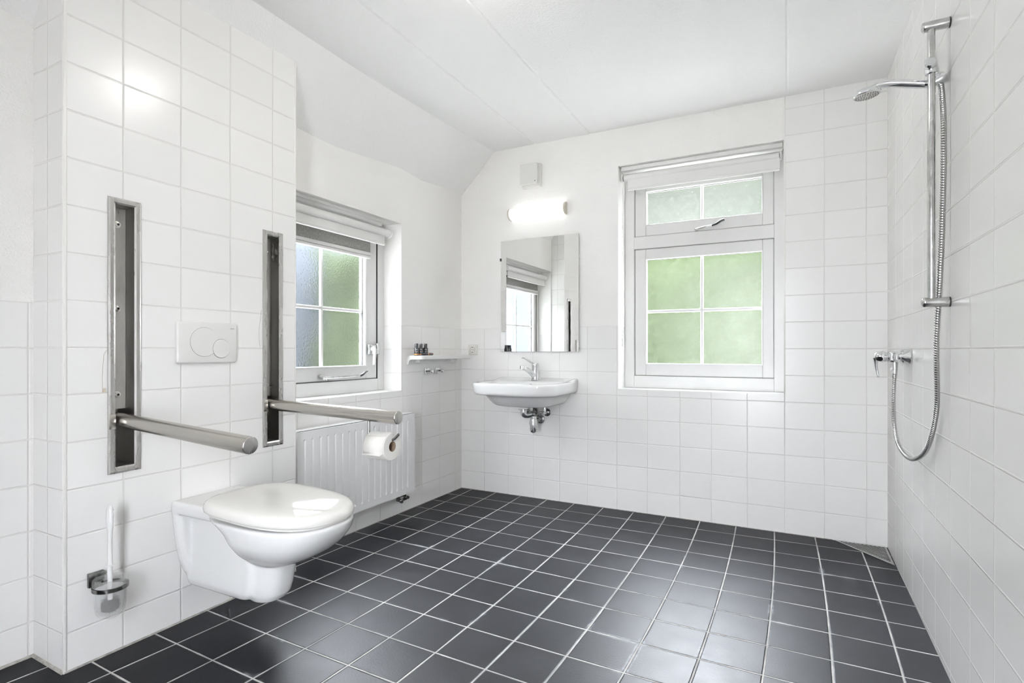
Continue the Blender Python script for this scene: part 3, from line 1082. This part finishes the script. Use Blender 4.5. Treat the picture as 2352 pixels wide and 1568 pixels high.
def grab_rail(yc, slot, z0, z1, tip, zt, zs, label):
    g = thing('grab_rail', label, 'grab rail', (BX, yc, z0), 'fold-down rails beside the toilet')
    ya, yb_ = slot[0] - .0115, slot[1] + .0115
    # flange with mitred, slightly raised edges
    bm = bmesh.new()
    lev = [(BX + .0005, 0), (BX + .0045, .0008), (BX + .007, .006), (BX + .007, .0165), (BX + .004, .0225)]
    outs = []
    for x, i in lev:
        outs.append([bm.verts.new(p) for p in ((x, ya + i, z0 + i), (x, yb_ - i, z0 + i), (x, yb_ - i, z1 - i), (x, ya + i, z1 - i))])
    for a, b in zip(outs, outs[1:]):
        for k in range(4):
            bm.faces.new((a[k], a[(k + 1) % 4], b[(k + 1) % 4], b[k]))
    i = .0225
    inn = [bm.verts.new(p) for p in ((BX - .09, ya + i, z0 + i), (BX - .09, yb_ - i, z0 + i), (BX - .09, yb_ - i, z1 - i), (BX - .09, ya + i, z1 - i))]
    finish('flange', bm, M['steel_frame'], g)
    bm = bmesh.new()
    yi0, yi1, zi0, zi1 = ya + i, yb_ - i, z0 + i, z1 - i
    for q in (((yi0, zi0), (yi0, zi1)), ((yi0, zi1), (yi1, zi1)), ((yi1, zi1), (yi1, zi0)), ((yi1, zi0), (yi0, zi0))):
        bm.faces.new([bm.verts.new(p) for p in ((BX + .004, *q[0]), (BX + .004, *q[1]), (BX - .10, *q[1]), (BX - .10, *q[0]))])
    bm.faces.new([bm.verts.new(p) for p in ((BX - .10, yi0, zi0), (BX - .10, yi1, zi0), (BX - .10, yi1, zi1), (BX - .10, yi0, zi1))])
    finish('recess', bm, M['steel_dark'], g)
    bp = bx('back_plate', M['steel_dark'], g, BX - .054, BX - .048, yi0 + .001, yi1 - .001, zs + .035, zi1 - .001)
    for zb_ in (zi1 - .060, zi1 - .355, zs + .085):
        s = lt('bolt', M['steel_frame'], bp, (BX - .048, yc + .0005, zb_), (1, 0, 0), [(0, .0115), (.003, .0115), (.0035, .009), (.009, .009), (.010, .007)], 16)
        lt('socket_recess', M['blackhole'], s, (BX - .0381, yc + .0005, zb_), (1, 0, 0), [(0, .0045), (.0006, .0045)], 6, 20)
    # the rail
    p0, p1 = Vector((BX - .06, yc, zs)), Vector((tip, yc, zt))
    d = (p1 - p0)
    L = d.length
    rail = lt('rail', M['steel'], g, p0, d, [(0, .0245), (L * .3, .0247), (L - .004, .0262), (L, .0258)], 40)
    lt('end_cap', M['steel_frame'], rail, p1 - d.normalized() * .0005, d, [(0, .0258), (.0035, .0258), (.005, .0246), (.0055, .022)], 40)
    bx('pivot_cover', M['steel'], g, BX + .0055, BX + .0078, ya + .002, ya + .0225, zs - .028, zs + .022, .001)
    lt('pivot_pin', M['steel_dark'], g, (BX - .02, yi0 + .0005, zs - .004), (0, 1, 0), [(0, .012), (yi1 - yi0 - .001, .012)], 16)
    return g


grab_rail(-2.411, SL, .6375, 1.583, .793, .781, .819, 'brushed steel fold-down grab rail nearer the toilet brush, without a roll holder')
gr = grab_rail(-1.804, SR, .632, 1.590, .848, .798, .818, 'brushed steel fold-down grab rail nearer the radiator, carrying the toilet roll')
hold = tb('roll_holder', M['chrome_dark'], gr, catmull([(.7025, -1.804, .780), (.7025, -1.804, .735), (.704, -1.804, .714), (.715, -1.804, .709), (.76, -1.804, .7095), (.815, -1.804, .7095), (.829, -1.804, .713), (.842, -1.804, .724), (.853, -1.804, .734)], 5), .0052, 10)

tr_ = thing('toilet_roll', 'partly unrolled white toilet paper roll hanging under the grab rail', 'toilet roll', (.77, -1.804, .694))
rx0, rx1, rr_, rc = .722, .822, .0545, .0205
ZR = .709 + .0052 - rc + .0005 - .0104
bm = bmesh.new()
n = 44
prof = [(rx0, rc), (rx0, rr_ - .002), (rx0 + .002, rr_), (rx1 - .002, rr_), (rx1, rr_ - .002), (rx1, rc)]
rings = [[(x, -1.804 + r * math.cos(2 * PI * k / n), ZR + r * math.sin(2 * PI * k / n)) for k in range(n)] for x, r in prof]
loft(bm, rings, False, False)
finish('paper', bm, M['paper'], tr_, 40)
bm = bmesh.new()
rings = [[(x, -1.804 + r * math.cos(2 * PI * k / n), ZR + r * math.sin(2 * PI * k / n)) for k in range(n)] for x, r in ((rx0, rc), (rx1 - .0005, rc), (rx1 - .0005, rc - .0012), (rx0, rc - .0012), (rx0, rc))]
loft(bm, rings, False, False)
finish('core', bm, M['card'], tr_, 40)
bm = bmesh.new()
pth = []
for k in range(10):
    t = PI + .9 - 1.0 * k / 9 + .0
    pth.append((-1.804 + (rr_ + .0006) * math.cos(t), ZR + (rr_ + .0006) * math.sin(t)))
pth = pth[::-1]
pth += [(pth[-1][0] - .004, pth[-1][1] - .004), (pth[-1][0] - .016, pth[-1][1] - .008)]
pth = [(-1.804 + (rr_ + .0008) * math.cos(t), ZR + (rr_ + .0008) * math.sin(t)) for t in [PI - .9 + k * .1 for k in range(14)]]
last = pth[-1]
pth += [(last[0] - .006, last[1] - .004), (last[0] - .014, last[1] - .0065)]
a = [bm.verts.new((rx0 + .001, y, z)) for y, z in pth]
b = [bm.verts.new((rx1 - .004 - (.006 if i > len(pth) - 3 else 0), y, z)) for i, (y, z) in enumerate(pth)]
for i in range(len(pth) - 1):
    bm.faces.new((a[i], a[i + 1], b[i + 1], b[i]))
o = finish('loose_sheet', bm, M['paper'], tr_, 60)
so_ = o.modifiers.new('t', 'SOLIDIFY')
so_.thickness = .0006
evaluated(o)

# ------------------------------------------------------------------ toilet
to = thing('toilet', 'white wall-hung toilet with closed lid', 'toilet', (BX, -2.112, .15))
YC = -2.112


def dshape(xb, xf, hw, n=36, sq=2.6, xm=None):
    """plan outline: squarish back, elliptical front"""
    xm = xm if xm is not None else xb + (xf - xb) * .42
    pts = []
    for k in range(n):
        t = 2 * PI * k / n
        c, s = math.cos(t), math.sin(t)
        if c >= 0:
            e = 2.0 / 2.5
            x = xm + (xf - xm) * abs(c) ** e
            y = hw * math.copysign(abs(s) ** e, s)
        else:
            e = 2.0 / (sq + 1.2)
            x = xm - (xm - xb) * abs(c) ** e
            y = hw * math.copysign(abs(s) ** (2.0 / 2.6), s)
        pts.append((x, YC + y))
    return pts


parts_bm = bmesh.new()
# bowl
BOWL = (
    (.288, .51, .56, .045, .53), (.302, .505, .615, .072, .545), (.323, .495, .685, .104, .56), (.356, .475, .752, .143, .575), (.394, .450, .801, .168, .58),
    (.428, .425, .829, .178, .58), (.452, .38, .840, .182, .575), (.467, .33, .842, .182, .575), (.471, .33, .836, .176, .575))


def smooth_rows(rows, per=5):
    P = [rows[0]] + list(rows) + [rows[-1]]
    out = []
    for i in range(1, len(P) - 2):
        for k in range(per):
            t = k / per
            out.append(tuple(.5 * (2 * b + (c - a) * t + (2 * a - 5 * b + 4 * c - d) * t * t + (3 * b - a - 3 * c + d) * t ** 3) for a, b, c, d in zip(*P[i - 1:i + 3])))
    out.append(rows[-1])
    return out


loft(parts_bm, [[(x, y, z) for x, y in dshape(a, b, h, 48, 2.6, c)] for z, a, b, h, c in smooth_rows(BOWL)])
# deck with the side arms
loft(parts_bm, [[(x, YC + y * s, z) for (x, y) in rrect(.1445, .52, -.5, .5, .004)] for z, s in ((.449, .27), (.456, .285), (.488, .285), (.496, .27))])
for v_ in parts_bm.verts:
    if v_.co.x < .33 and .440 < v_.co.z < .50 and v_.co.x > .10:
        pass
# trap
trp = [(.152, .085, .40), (.160, .088, .47)]
loft(parts_bm, [[(x, YC + y, z) for x, y in rrect(.1445, xf, -h, h, min(.024, h * .6))] for z, xf, h in (
    (.157, .42, .050), (.161, .455, .070), (.172, .49, .084), (.192, .512, .0905), (.235, .526, .0925), (.29, .530, .093), (.34, .52, .093), (.39, .49, .093), (.46, .45, .093))])
loft(parts_bm, [[(.500 + a * math.cos(2 * PI * k / 32), YC + h * math.copysign(abs(math.sin(2 * PI * k / 32)) ** .8, math.sin(2 * PI * k / 32)), z) for k in range(32)] for z, a, h in (
    (.151, .012, .022), (.153, .040, .045), (.162, .062, .060), (.183, .080, .070), (.215, .091, .0755), (.26, .101, .079), (.30, .107, .081), (.33, .105, .08))])
# wall flange (shield)
prof = [(.163, .030), (.170, .055), (.190, .078), (.225, .098), (.27, .114), (.32, .125), (.38, .133), (.44, .139), (.485, .141), (.496, .137)]
for xa, xb_, grow in ((.1445, .176, 0),):
    rings = []
    for z, h in prof:
        rings.append([(x, YC + y, z) for x, y in ((xa, -h), (xb_, -h), (xb_ + .016, -h + .012), (xb_ + .016, h - .012), (xb_, h), (xa, h))])
    loft(parts_bm, rings)
o = finish('bowl', parts_bm, M['ceramic'], to, 80)
rm = o.modifiers.new('r', 'REMESH')
rm.mode = 'VOXEL'
rm.voxel_size = .0042
sm = o.modifiers.new('m', 'SMOOTH')
sm.factor = .5
sm.iterations = 11
evaluated(o)
for f in o.data.polygons:
    f.use_smooth = True


def lid_tilt(x):
    return -.018 * (x - .30) / .55 - .004


def slab(name, levels, m, xb, xf, hw):
    bm = bmesh.new()
    rings = []
    for z, sc_ in levels:
        r_ = []
        for x, y in dshape(xb, xf, hw, 56, 3.4, xb + (xf - xb) * .47):
            cx_ = (xb + xf) / 2
            X = cx_ + (x - cx_) * sc_
            Y = YC + (y - YC) * sc_
            r_.append((X, Y, z + lid_tilt(X)))
        rings.append(r_)
    loft(bm, rings)
    return finish(name, bm, m, to, 50)


slab('seat', [(.492, .955), (.4925, .972), (.501, .976), (.503, .96)], M['lidplastic'], .316, .836, .181)
slab('lid', [(.502, .95), (.502, .985), (.504, .998), (.512, 1.003), (.522, .995), (.530, .975), (.5355, .945), (.540, .88), (.545, .72), (.548, .5), (.5495, .25), (.550, .02)], M['lidplastic'], .310, .843, .187)
for s in (-.075, .075):
    lt('hinge', M['lidplastic'], to, (.335, YC + s - .028, .490), (0, 1, 0), [(0, .011), (.002, .0125), (.054, .0125), (.056, .011)], 16)

# ------------------------------------------------------------------ toilet brush set
hx, hy, hz = .2135, -2.489, .285
hb = thing('brush_holder', 'dark chrome wall bracket with ring holding the toilet brush glass', 'brush holder', (BX, -2.5, .3))
bx('wall_plate', M['chrome_dark'], hb, BX, BX + .012, -2.524, -2.478, .278, .3245, .002)
bx('arm', M['chrome_dark'], hb, BX + .010, BX + .03, -2.512, -2.489, .279, .298, .002)
bm = bmesh.new()
n = 40
rings = [[(hx + r * math.cos(2 * PI * k / n), hy + r * math.sin(2 * PI * k / n), z) for k in range(n)] for r, z in ((.0455, .279), (.0505, .279), (.0505, .291), (.0455, .291), (.0455, .279))]
loft(bm, rings, False, False)
finish('ring', bm, M['chrome_dark'], hb, 40)
gc = thing('brush_glass', 'frosted glass cup in the wall ring beside the toilet', 'glass cup', (hx, hy, .2))
prof = [(.188, .012), (.189, .026), (.195, .034), (.206, .0395), (.222, .0425), (.25, .0440), (.291, .0448), (.2925, .0485), (.310, .0492), (.3125, .0478), (.3125, .0365), (.309, .0345), (.304, .036), (.30, .041), (.25, .0405), (.215, .037), (.198, .028), (.193, .010)]
bm = bmesh.new()
rings = [[(hx + r * math.cos(2 * PI * k / n), hy + r * math.sin(2 * PI * k / n), z) for k in range(n)] for z, r in prof]
loft(bm, rings)
finish('cup', bm, M['cup'], gc, 50)
br = thing('toilet_brush', 'white-handled toilet brush with dark bristles standing in the glass cup', 'toilet brush', (hx - .011, hy, .2))
px, py = hx - .010, hy + .004
bm = bmesh.new()
prof = [(.225, .007, .007), (.345, .0072, .0072), (.352, .0072, .0072), (.43, .0068, .0064), (.455, .0075, .0068), (.48, .0125, .009), (.505, .0152, .010), (.525, .0142, .0095), (.540, .0095, .0075), (.547, .004, .004)]
rings = [[(px + a * math.cos(2 * PI * k / 20), py + b * math.sin(2 * PI * k / 20), z) for k in range(20)] for z, a, b in prof]
loft(bm, rings)
finish('handle', bm, M['plastic'], br, 60)
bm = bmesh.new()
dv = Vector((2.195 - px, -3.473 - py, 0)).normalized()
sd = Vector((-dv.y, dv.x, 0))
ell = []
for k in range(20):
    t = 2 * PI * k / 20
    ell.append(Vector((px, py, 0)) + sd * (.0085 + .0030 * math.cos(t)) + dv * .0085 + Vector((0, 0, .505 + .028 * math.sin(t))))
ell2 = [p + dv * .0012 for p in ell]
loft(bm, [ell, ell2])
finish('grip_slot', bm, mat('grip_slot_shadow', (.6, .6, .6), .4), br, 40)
lt('collar', M['plastic'], br, (px, py, .3485), (0, 0, 1), [(0, .009), (.001, .0135), (.003, .0135), (.004, .009)], 20)
bm = bmesh.new()
for k in range(900):
    z = .202 + .036 * random.random()
    t = 2 * PI * random.random()
    q = Vector((math.cos(t), math.sin(t), random.uniform(-.2, .5))).normalized()
    L = random.uniform(.020, .031)
    o_ = Vector((px, py, z))
    sdv = Vector((-q.y, q.x, 0)).normalized() * .0007
    bm.faces.new([bm.verts.new(p) for p in (o_ - sdv, o_ + sdv, o_ + q * L + sdv * .6, o_ + q * L - sdv * .6)])
lathe(bm, (px, py, .2), (0, 0, 1), [(0, .014), (.006, .024), (.030, .024), (.038, .012)], 16)
finish('bristles', bm, M['bristle'], br, normals=False)

# ------------------------------------------------------------------ shower
PY, PXX = -1.2405, 2.6225
sr = thing('shower_rail', 'vertical chrome shower rail with two wall brackets and a sliding holder', 'shower rail', (PXX, PY, 1.2))


def capsule(bm, o, d, L, r, n=24):
    prof = [(0, r * .985), (.001, r)]
    prof += [(L - r * .6, r)] + [(L - r * .6 + r * .6 * math.sin(t), r * math.cos(t) ** .7) for t in (.3, .6, .9, 1.15, 1.35, 1.5)]
    lathe(bm, o, d, prof, n)


lt('pole', M['chrome_worn'], sr, (PXX, PY, 1.21), (0, 0, 1), [(0, .0112), (.92, .0112)], 24)
for z in (2.136, 1.219):
    bm = bmesh.new()
    capsule(bm, (W - .004, PY, z), (-1, 0, 0), .074, .0165)
    k = finish('wall_bracket', bm, M['chrome_worn'], sr, 40)
    lt('gasket', M['black'], k, (W - .0005, PY, z), (-1, 0, 0), [(0, .0168), (.004, .0168)], 24)
sl = lt('slider', M['chrome'], sr, (PXX, PY, 1.975), (0, 0, 1), [(0, .013), (.002, .0175), (.05, .0175), (.053, .013)], 24)
bm = bmesh.new()
lathe(bm, (PXX - .004, PY - .010, 2.004), (-.15, -1, .12), [(-.01, .017), (.004, .019), (.016, .019), (.021, .014)], 10)
finish('clamp_knob', bm, M['chrome'], sl, 30)
bm = bmesh.new()
lathe(bm, (PXX + .043, PY + .028, 1.972), (-1, 0, -.38), [(0, .015), (.003, .0195), (.012, .0205), (.034, .0185), (.052, .0155), (.054, .013)], 20)
finish('cradle', bm, M['chrome'], sl, 40)
bx('link', M['chrome'], sl, PXX - .004, PXX + .024, PY + .004, PY + .03, 1.972, 2.004, .006)

hs = thing('hand_shower', 'chrome hand shower held in the rail slider, head tilted down', 'hand shower', (2.53, PY, 1.96))
hp = catmull([(2.648, PY + .028, 1.953), (2.61, PY + .028, 1.958), (2.57, PY + .024, 1.967), (2.52, PY + .017, 1.976), (2.478, PY + .009, 1.977), (2.452, PY + .002, 1.966)], 6)
nn = len(hp)
bm = bmesh.new()
tube(bm, hp, [.0115 + .0035 * math.sin(PI * min(1, i / (nn - 1) * 1.15)) - (.002 if i > nn - 5 else 0) for i in range(nn)], 18, flat=[(1.15, .9)] * nn)
finish('handle', bm, M['chrome'], hs, 60)
HD = Vector((.10, .06, -1)).normalized()
HO = Vector((2.440, PY - .002, 1.970))
hd_ = lt('head', M['chrome'], hs, HO, HD, [(0, .008), (.003, .022), (.008, .034), (.014, .0405), (.020, .0425), (.026, .0425), (.028, .040)], 36)
fc = lt('spray_face', M['cream'], hd_, HO + HD * .0275, HD, [(0, .0395), (.0015, .038), (.002, .03)], 32)
a_, b_, _ = frame_of(HD)
bm = bmesh.new()
for rr, c in ((.010, 8), (.018, 14), (.026, 20), (.033, 26)):
    for k in range(c):
        t = 2 * PI * k / c
        lathe(bm, HO + HD * .0292 + a_ * rr * math.cos(t) + b_ * rr * math.sin(t), HD, [(0, .0016), (.0012, .0014)], 6)
finish('nozzles', bm, M['black'], hd_)

mx = thing('shower_mixer', 'chrome single-lever shower mixer on the right wall', 'mixer tap', (W, -.53, 1.03))
for y in (-.605, -.455):
    k = lt('rosette', M['chrome'], mx, (W - .0005, y, 1.030), (-1, 0, 0), [(0, .0305), (.004, .031), (.008, .0285), (.030, .0135), (.034, .012), (.05, .012)], 12, 25)
bm = bmesh.new()
tube(bm, [(W - .048, -.61, 1.030), (W - .048, -.45, 1.030)], .0155, 18)
finish('union', bm, M['chrome_dark'], mx, 40)
bm = bmesh.new()
box(bm, W - .072, W - .026, -.578, -.482, 1.006, 1.054, .008, 3)
finish('body', bm, M['chrome'], mx, 40)
lt('cartridge', M['chrome'], mx, (W - .066, -.53, 1.030), (-1, 0, 0), [(0, .0225), (.010, .0225), (.0105, .020), (.014, .020), (.0145, .0225), (.022, .0225)], 28)
bm = bmesh.new()
lathe(bm, (W - .087, -.53, 1.031), (-1, 0, .04), [(0, .0235), (.004, .025), (.022, .0235), (.032, .019), (.037, .012), (.039, .004)], 28)
lv = finish('lever', bm, M['chrome'], mx, 40)
bm = bmesh.new()
tube(bm, catmull([(W - .118, -.53, 1.025), (W - .1175, -.530, .995), (W - .113, -.530, .965), (W - .108, -.530, .938)], 5), [.013, .0115, .010, .009, .008, .0072, .0066, .006, .0056, .0052, .0048, .0046, .0044, .0042, .004, .0035], 12)
finish('lever_grip', bm, M['chrome'], lv, 50)
lt('index_dot', M['black'], lv, (W - .1, -.53, 1.0315), (-.2, -.9, -.5), [(.018, .012), (.0245, .011)], 16)
lt('outlet', M['chrome'], mx, (W - .047, -.53, 1.008), (0, 0, -1), [(0, .0135), (.012, .0135), (.0125, .0118), (.022, .0118), (.0225, .0135), (.034, .0128), (.035, .0108), (.052, .0105)], 18)
lt('check_knob', M['plastic'], mx, (W - .056, -.538, .976), (-.7, -.7, 0), [(0, .006), (.006, .0065), (.009, .004)], 14)

ho = thing('shower_hose', 'ribbed chrome shower hose looping from the mixer up to the hand shower', 'hose', (2.63, -.9, .63))
hpts = [(2.626, -.53, .957), (2.6245, -.531, .93), (2.6185, -.552, .82), (2.6150, -.60, .727), (2.6170, -.68, .662), (2.6250, -.78, .633), (2.6381, -.88, .6348), (2.6520, -1.00, .688), (2.657, -1.09, .783), (2.6555, -1.15, .8858), (2.645, -1.195, 1.04), (2.6435, -1.215, 1.15),
        (2.6460, -1.228, 1.25), (2.6493, -1.245, 1.42), (2.6525, -1.252, 1.62), (2.6530, -1.255, 1.7782), (2.6535, -1.238, 1.87), (2.6540, -1.222, 1.925), (2.6530, -1.214, 1.948)]
dense = catmull(hpts, 60)
# resample evenly
ln = [0]
for a, b in zip(dense, dense[1:]):
    ln.append(ln[-1] + (b - a).length)
step = .0021
q, rad = [], []
i = 0
N = int(ln[-1] / step)
for k in range(N):
    s = k * step
    while ln[i + 1] < s:
        i += 1
    t = (s - ln[i]) / max(1e-9, ln[i + 1] - ln[i])
    q.append(dense[i].lerp(dense[i + 1], t))
    rad.append((.0068, .0083, .0086, .0083)[k % 4] if k > 8 else .0095)
bm = bmesh.new()
tube(bm, q, rad, 16)
finish('sleeve', bm, mat('ribbed_hose_metal', (.50, .50, .49), .2, 1.0), ho, 25)

# floor drain: triangular perforated plate in the corner
dr = thing('floor_drain', 'triangular perforated steel drain cover in the shower corner', 'drain', (2.60, -.1, .01))
P0, P1, P2 = Vector((2.667, -.004)), Vector((2.425, -.004)), Vector((2.667, -.262))
bm = bmesh.new()
dz = .003


def inside(p, m_):
    x, y = p
    return x < 2.667 - m_ and y < -.004 - m_ and ((x - 2.425) / .242 + (y + .004) / .258 + 0) > m_ * 5.5 + 0


g = .0095
nx = 28
cells = []


def pz(x, y):
    return fz(x, y) + dz


def trip(x, y):
    return (x, y, pz(x, y))


# solid plate as strips between hole rows, holes left open
for i in range(28):
    for j in range(30):
        x0, y0 = 2.667 - (i + 1) * g, -.004 - (j + 1) * g
        cs = [(x0, y0), (x0 + g, y0), (x0 + g, y0 + g), (x0, y0 + g)]
        ins_ = [((x - 2.425) / .242 + (y + .004) / .258) > 0 for x, y in cs]
        if not any(ins_):
            continue
        full = all(((x - 2.425) / .242 + (y + .004) / .258) > .06 for x, y in cs)
        if full and i % 2 == 1 and j % 2 == 1 and i > 0 and j > 0:
            continue
        if full and i % 2 == 0 and j % 2 == 0 and i > 1 and j > 1:
            continue
        poly = []
        for a in range(4):
            p, q_ = cs[a], cs[(a + 1) % 4]
            fp_ = (p[0] - 2.425) / .242 + (p[1] + .004) / .258
            fq = (q_[0] - 2.425) / .242 + (q_[1] + .004) / .258
            if fp_ >= 0:
                poly.append(p)
            if fp_ * fq < 0:
                t = fp_ / (fp_ - fq)
                poly.append((p[0] + (q_[0] - p[0]) * t, p[1] + (q_[1] - p[1]) * t))
        if len(poly) > 2:
            bm.faces.new([bm.verts.new(trip(*p)) for p in poly])
finish('grate', bm, M['chrome_worn'], dr, normals=False)
bm = bmesh.new()
bm.faces.new([bm.verts.new((x, y, fz(x, y) + .0008)) for x, y in ((2.667, -.004), (2.425, -.004), (2.667, -.262))])
finish('cavity', bm, M['blackhole'], dr, normals=False)

# ceiling lamp just above the picture
cl = thing('ceiling_lamp', 'round lit opal ceiling lamp in the middle of the ceiling', 'lamp', (1.25, -1.80, CEIL))
lt('base', M['plastic'], cl, (1.25, -1.80, CEIL), (0, 0, -1), [(0, .115), (.02, .115), (.022, .108)], 36)
lt('dome', M['dome'], cl, (1.25, -1.80, CEIL - .02), (0, 0, -1), [(0, .105), (.02, .103), (.045, .088), (.062, .06), (.071, .03), (.073, .002)], 36)

# ------------------------------------------------------------------ outside
bm = bmesh.new()
bm.faces.new([bm.verts.new(p) for p in ((-14, -26, -.4), (14, -26, -.4), (14, 14, -.4), (-14, 14, -.4))])
struct(finish('ground', bm, M['bounce_paving']))  # added pale surface, reflects daylight in through the windows


def hedge(name, cx_, cy_, lx, ly, h, m, label, cat='hedge', seed=1):
    rnd = random.Random(seed)
    bm = bmesh.new()
    nx_, nz, ny_ = max(3, int(lx / .35)), max(3, int(h / .35)), max(3, int(ly / .35))
    bmesh.ops.create_cube(bm, size=1)
    bmesh.ops.subdivide_edges(bm, edges=bm.edges, cuts=9, use_grid_fill=True)
    for v_ in bm.verts:
        c = v_.co
        k = 1 + .10 * (rnd.random() - .5) * 2
        c.x = c.x * lx * k + cx_
        c.y = c.y * ly * k + cy_
        c.z = (c.z + .5) * h * (1 + .07 * (rnd.random() - .5) * 2) - .42
    o_ = finish(name, bm, m, None, 180)
    return tag(o_, label, cat)


hedge('hedge', 1.0, 4.2, 9.0, 1.2, 2.62, M['leaf'], 'green garden hedge behind the frosted glass of the taller window', seed=3)
hedge('sky_screen_trees', 0.0, 10.5, 26.0, 2.0, 5.5, M['leafpale'], 'row of trees added beyond the hedge to screen bright sky from the upper panes of the taller window', 'trees', seed=4)  # added to keep bright sky out of the upper panes
hedge('hedge', -5.0, 5.5, 1.0, 5.6, 2.95, M['leaf'], 'green garden hedge behind the frosted glass of the window over the radiator', seed=5)
bm = bmesh.new()
box(bm, -6.6, -6.0, -24.0, 4.4, -.4, 3.25, .05)
box(bm, -6.7, -5.9, -24.1, 4.5, 3.25, 3.35, .02)
tag(finish('sky_screen_wall', bm, M['greywall']), 'dark grey wall added to screen bright sky behind the frosted glass of the window over the radiator', 'wall')  # added wall, holds back the sky behind the left window

# ------------------------------------------------------------------ daylight
w = bpy.data.worlds.new('overcast_sky')
sc.world = w
w.use_nodes = True
nt = w.node_tree
bg = nt.nodes['Background']
tc = nt.nodes.new('ShaderNodeTexCoord')
sp = nt.nodes.new('ShaderNodeSeparateXYZ')
nt.links.new(tc.outputs['Generated'], sp.inputs[0])
f = ramp(nt, sp.outputs[2], -.1, .9)
nt.links.new(mixc(nt, f, (.945, .97, 1.03), (.925, .96, 1.055)), bg.inputs['Color'])
bg.inputs['Strength'].default_value = 33.0
# thin cloud: the sky is brighter on the side of the back wall
dt = nt.nodes.new('ShaderNodeVectorMath')
dt.operation = 'DOT_PRODUCT'
nt.links.new(tc.outputs['Generated'], dt.inputs[0])
dt.inputs[1].default_value = Vector((-.12, .84, .50)).normalized()
nt.links.new(ramp(nt, dt.outputs['Value'], -.7, .9, 19.0, 76.0), bg.inputs['Strength'])

# ------------------------------------------------------------------ camera
cam = bpy.data.cameras.new('camera')
co = bpy.data.objects.new('camera', cam)
COL.objects.link(co)
co.location = (2.1952, -3.4734, 1.0594)
co.rotation_euler = (PI / 2, 0, .4707)
cam.sensor_fit = 'HORIZONTAL'
cam.sensor_width = 36
cam.lens = 1241.4 / 2352 * 36
cam.shift_y = 20.24 / 2352
cam.clip_start = .02
sc.camera = co
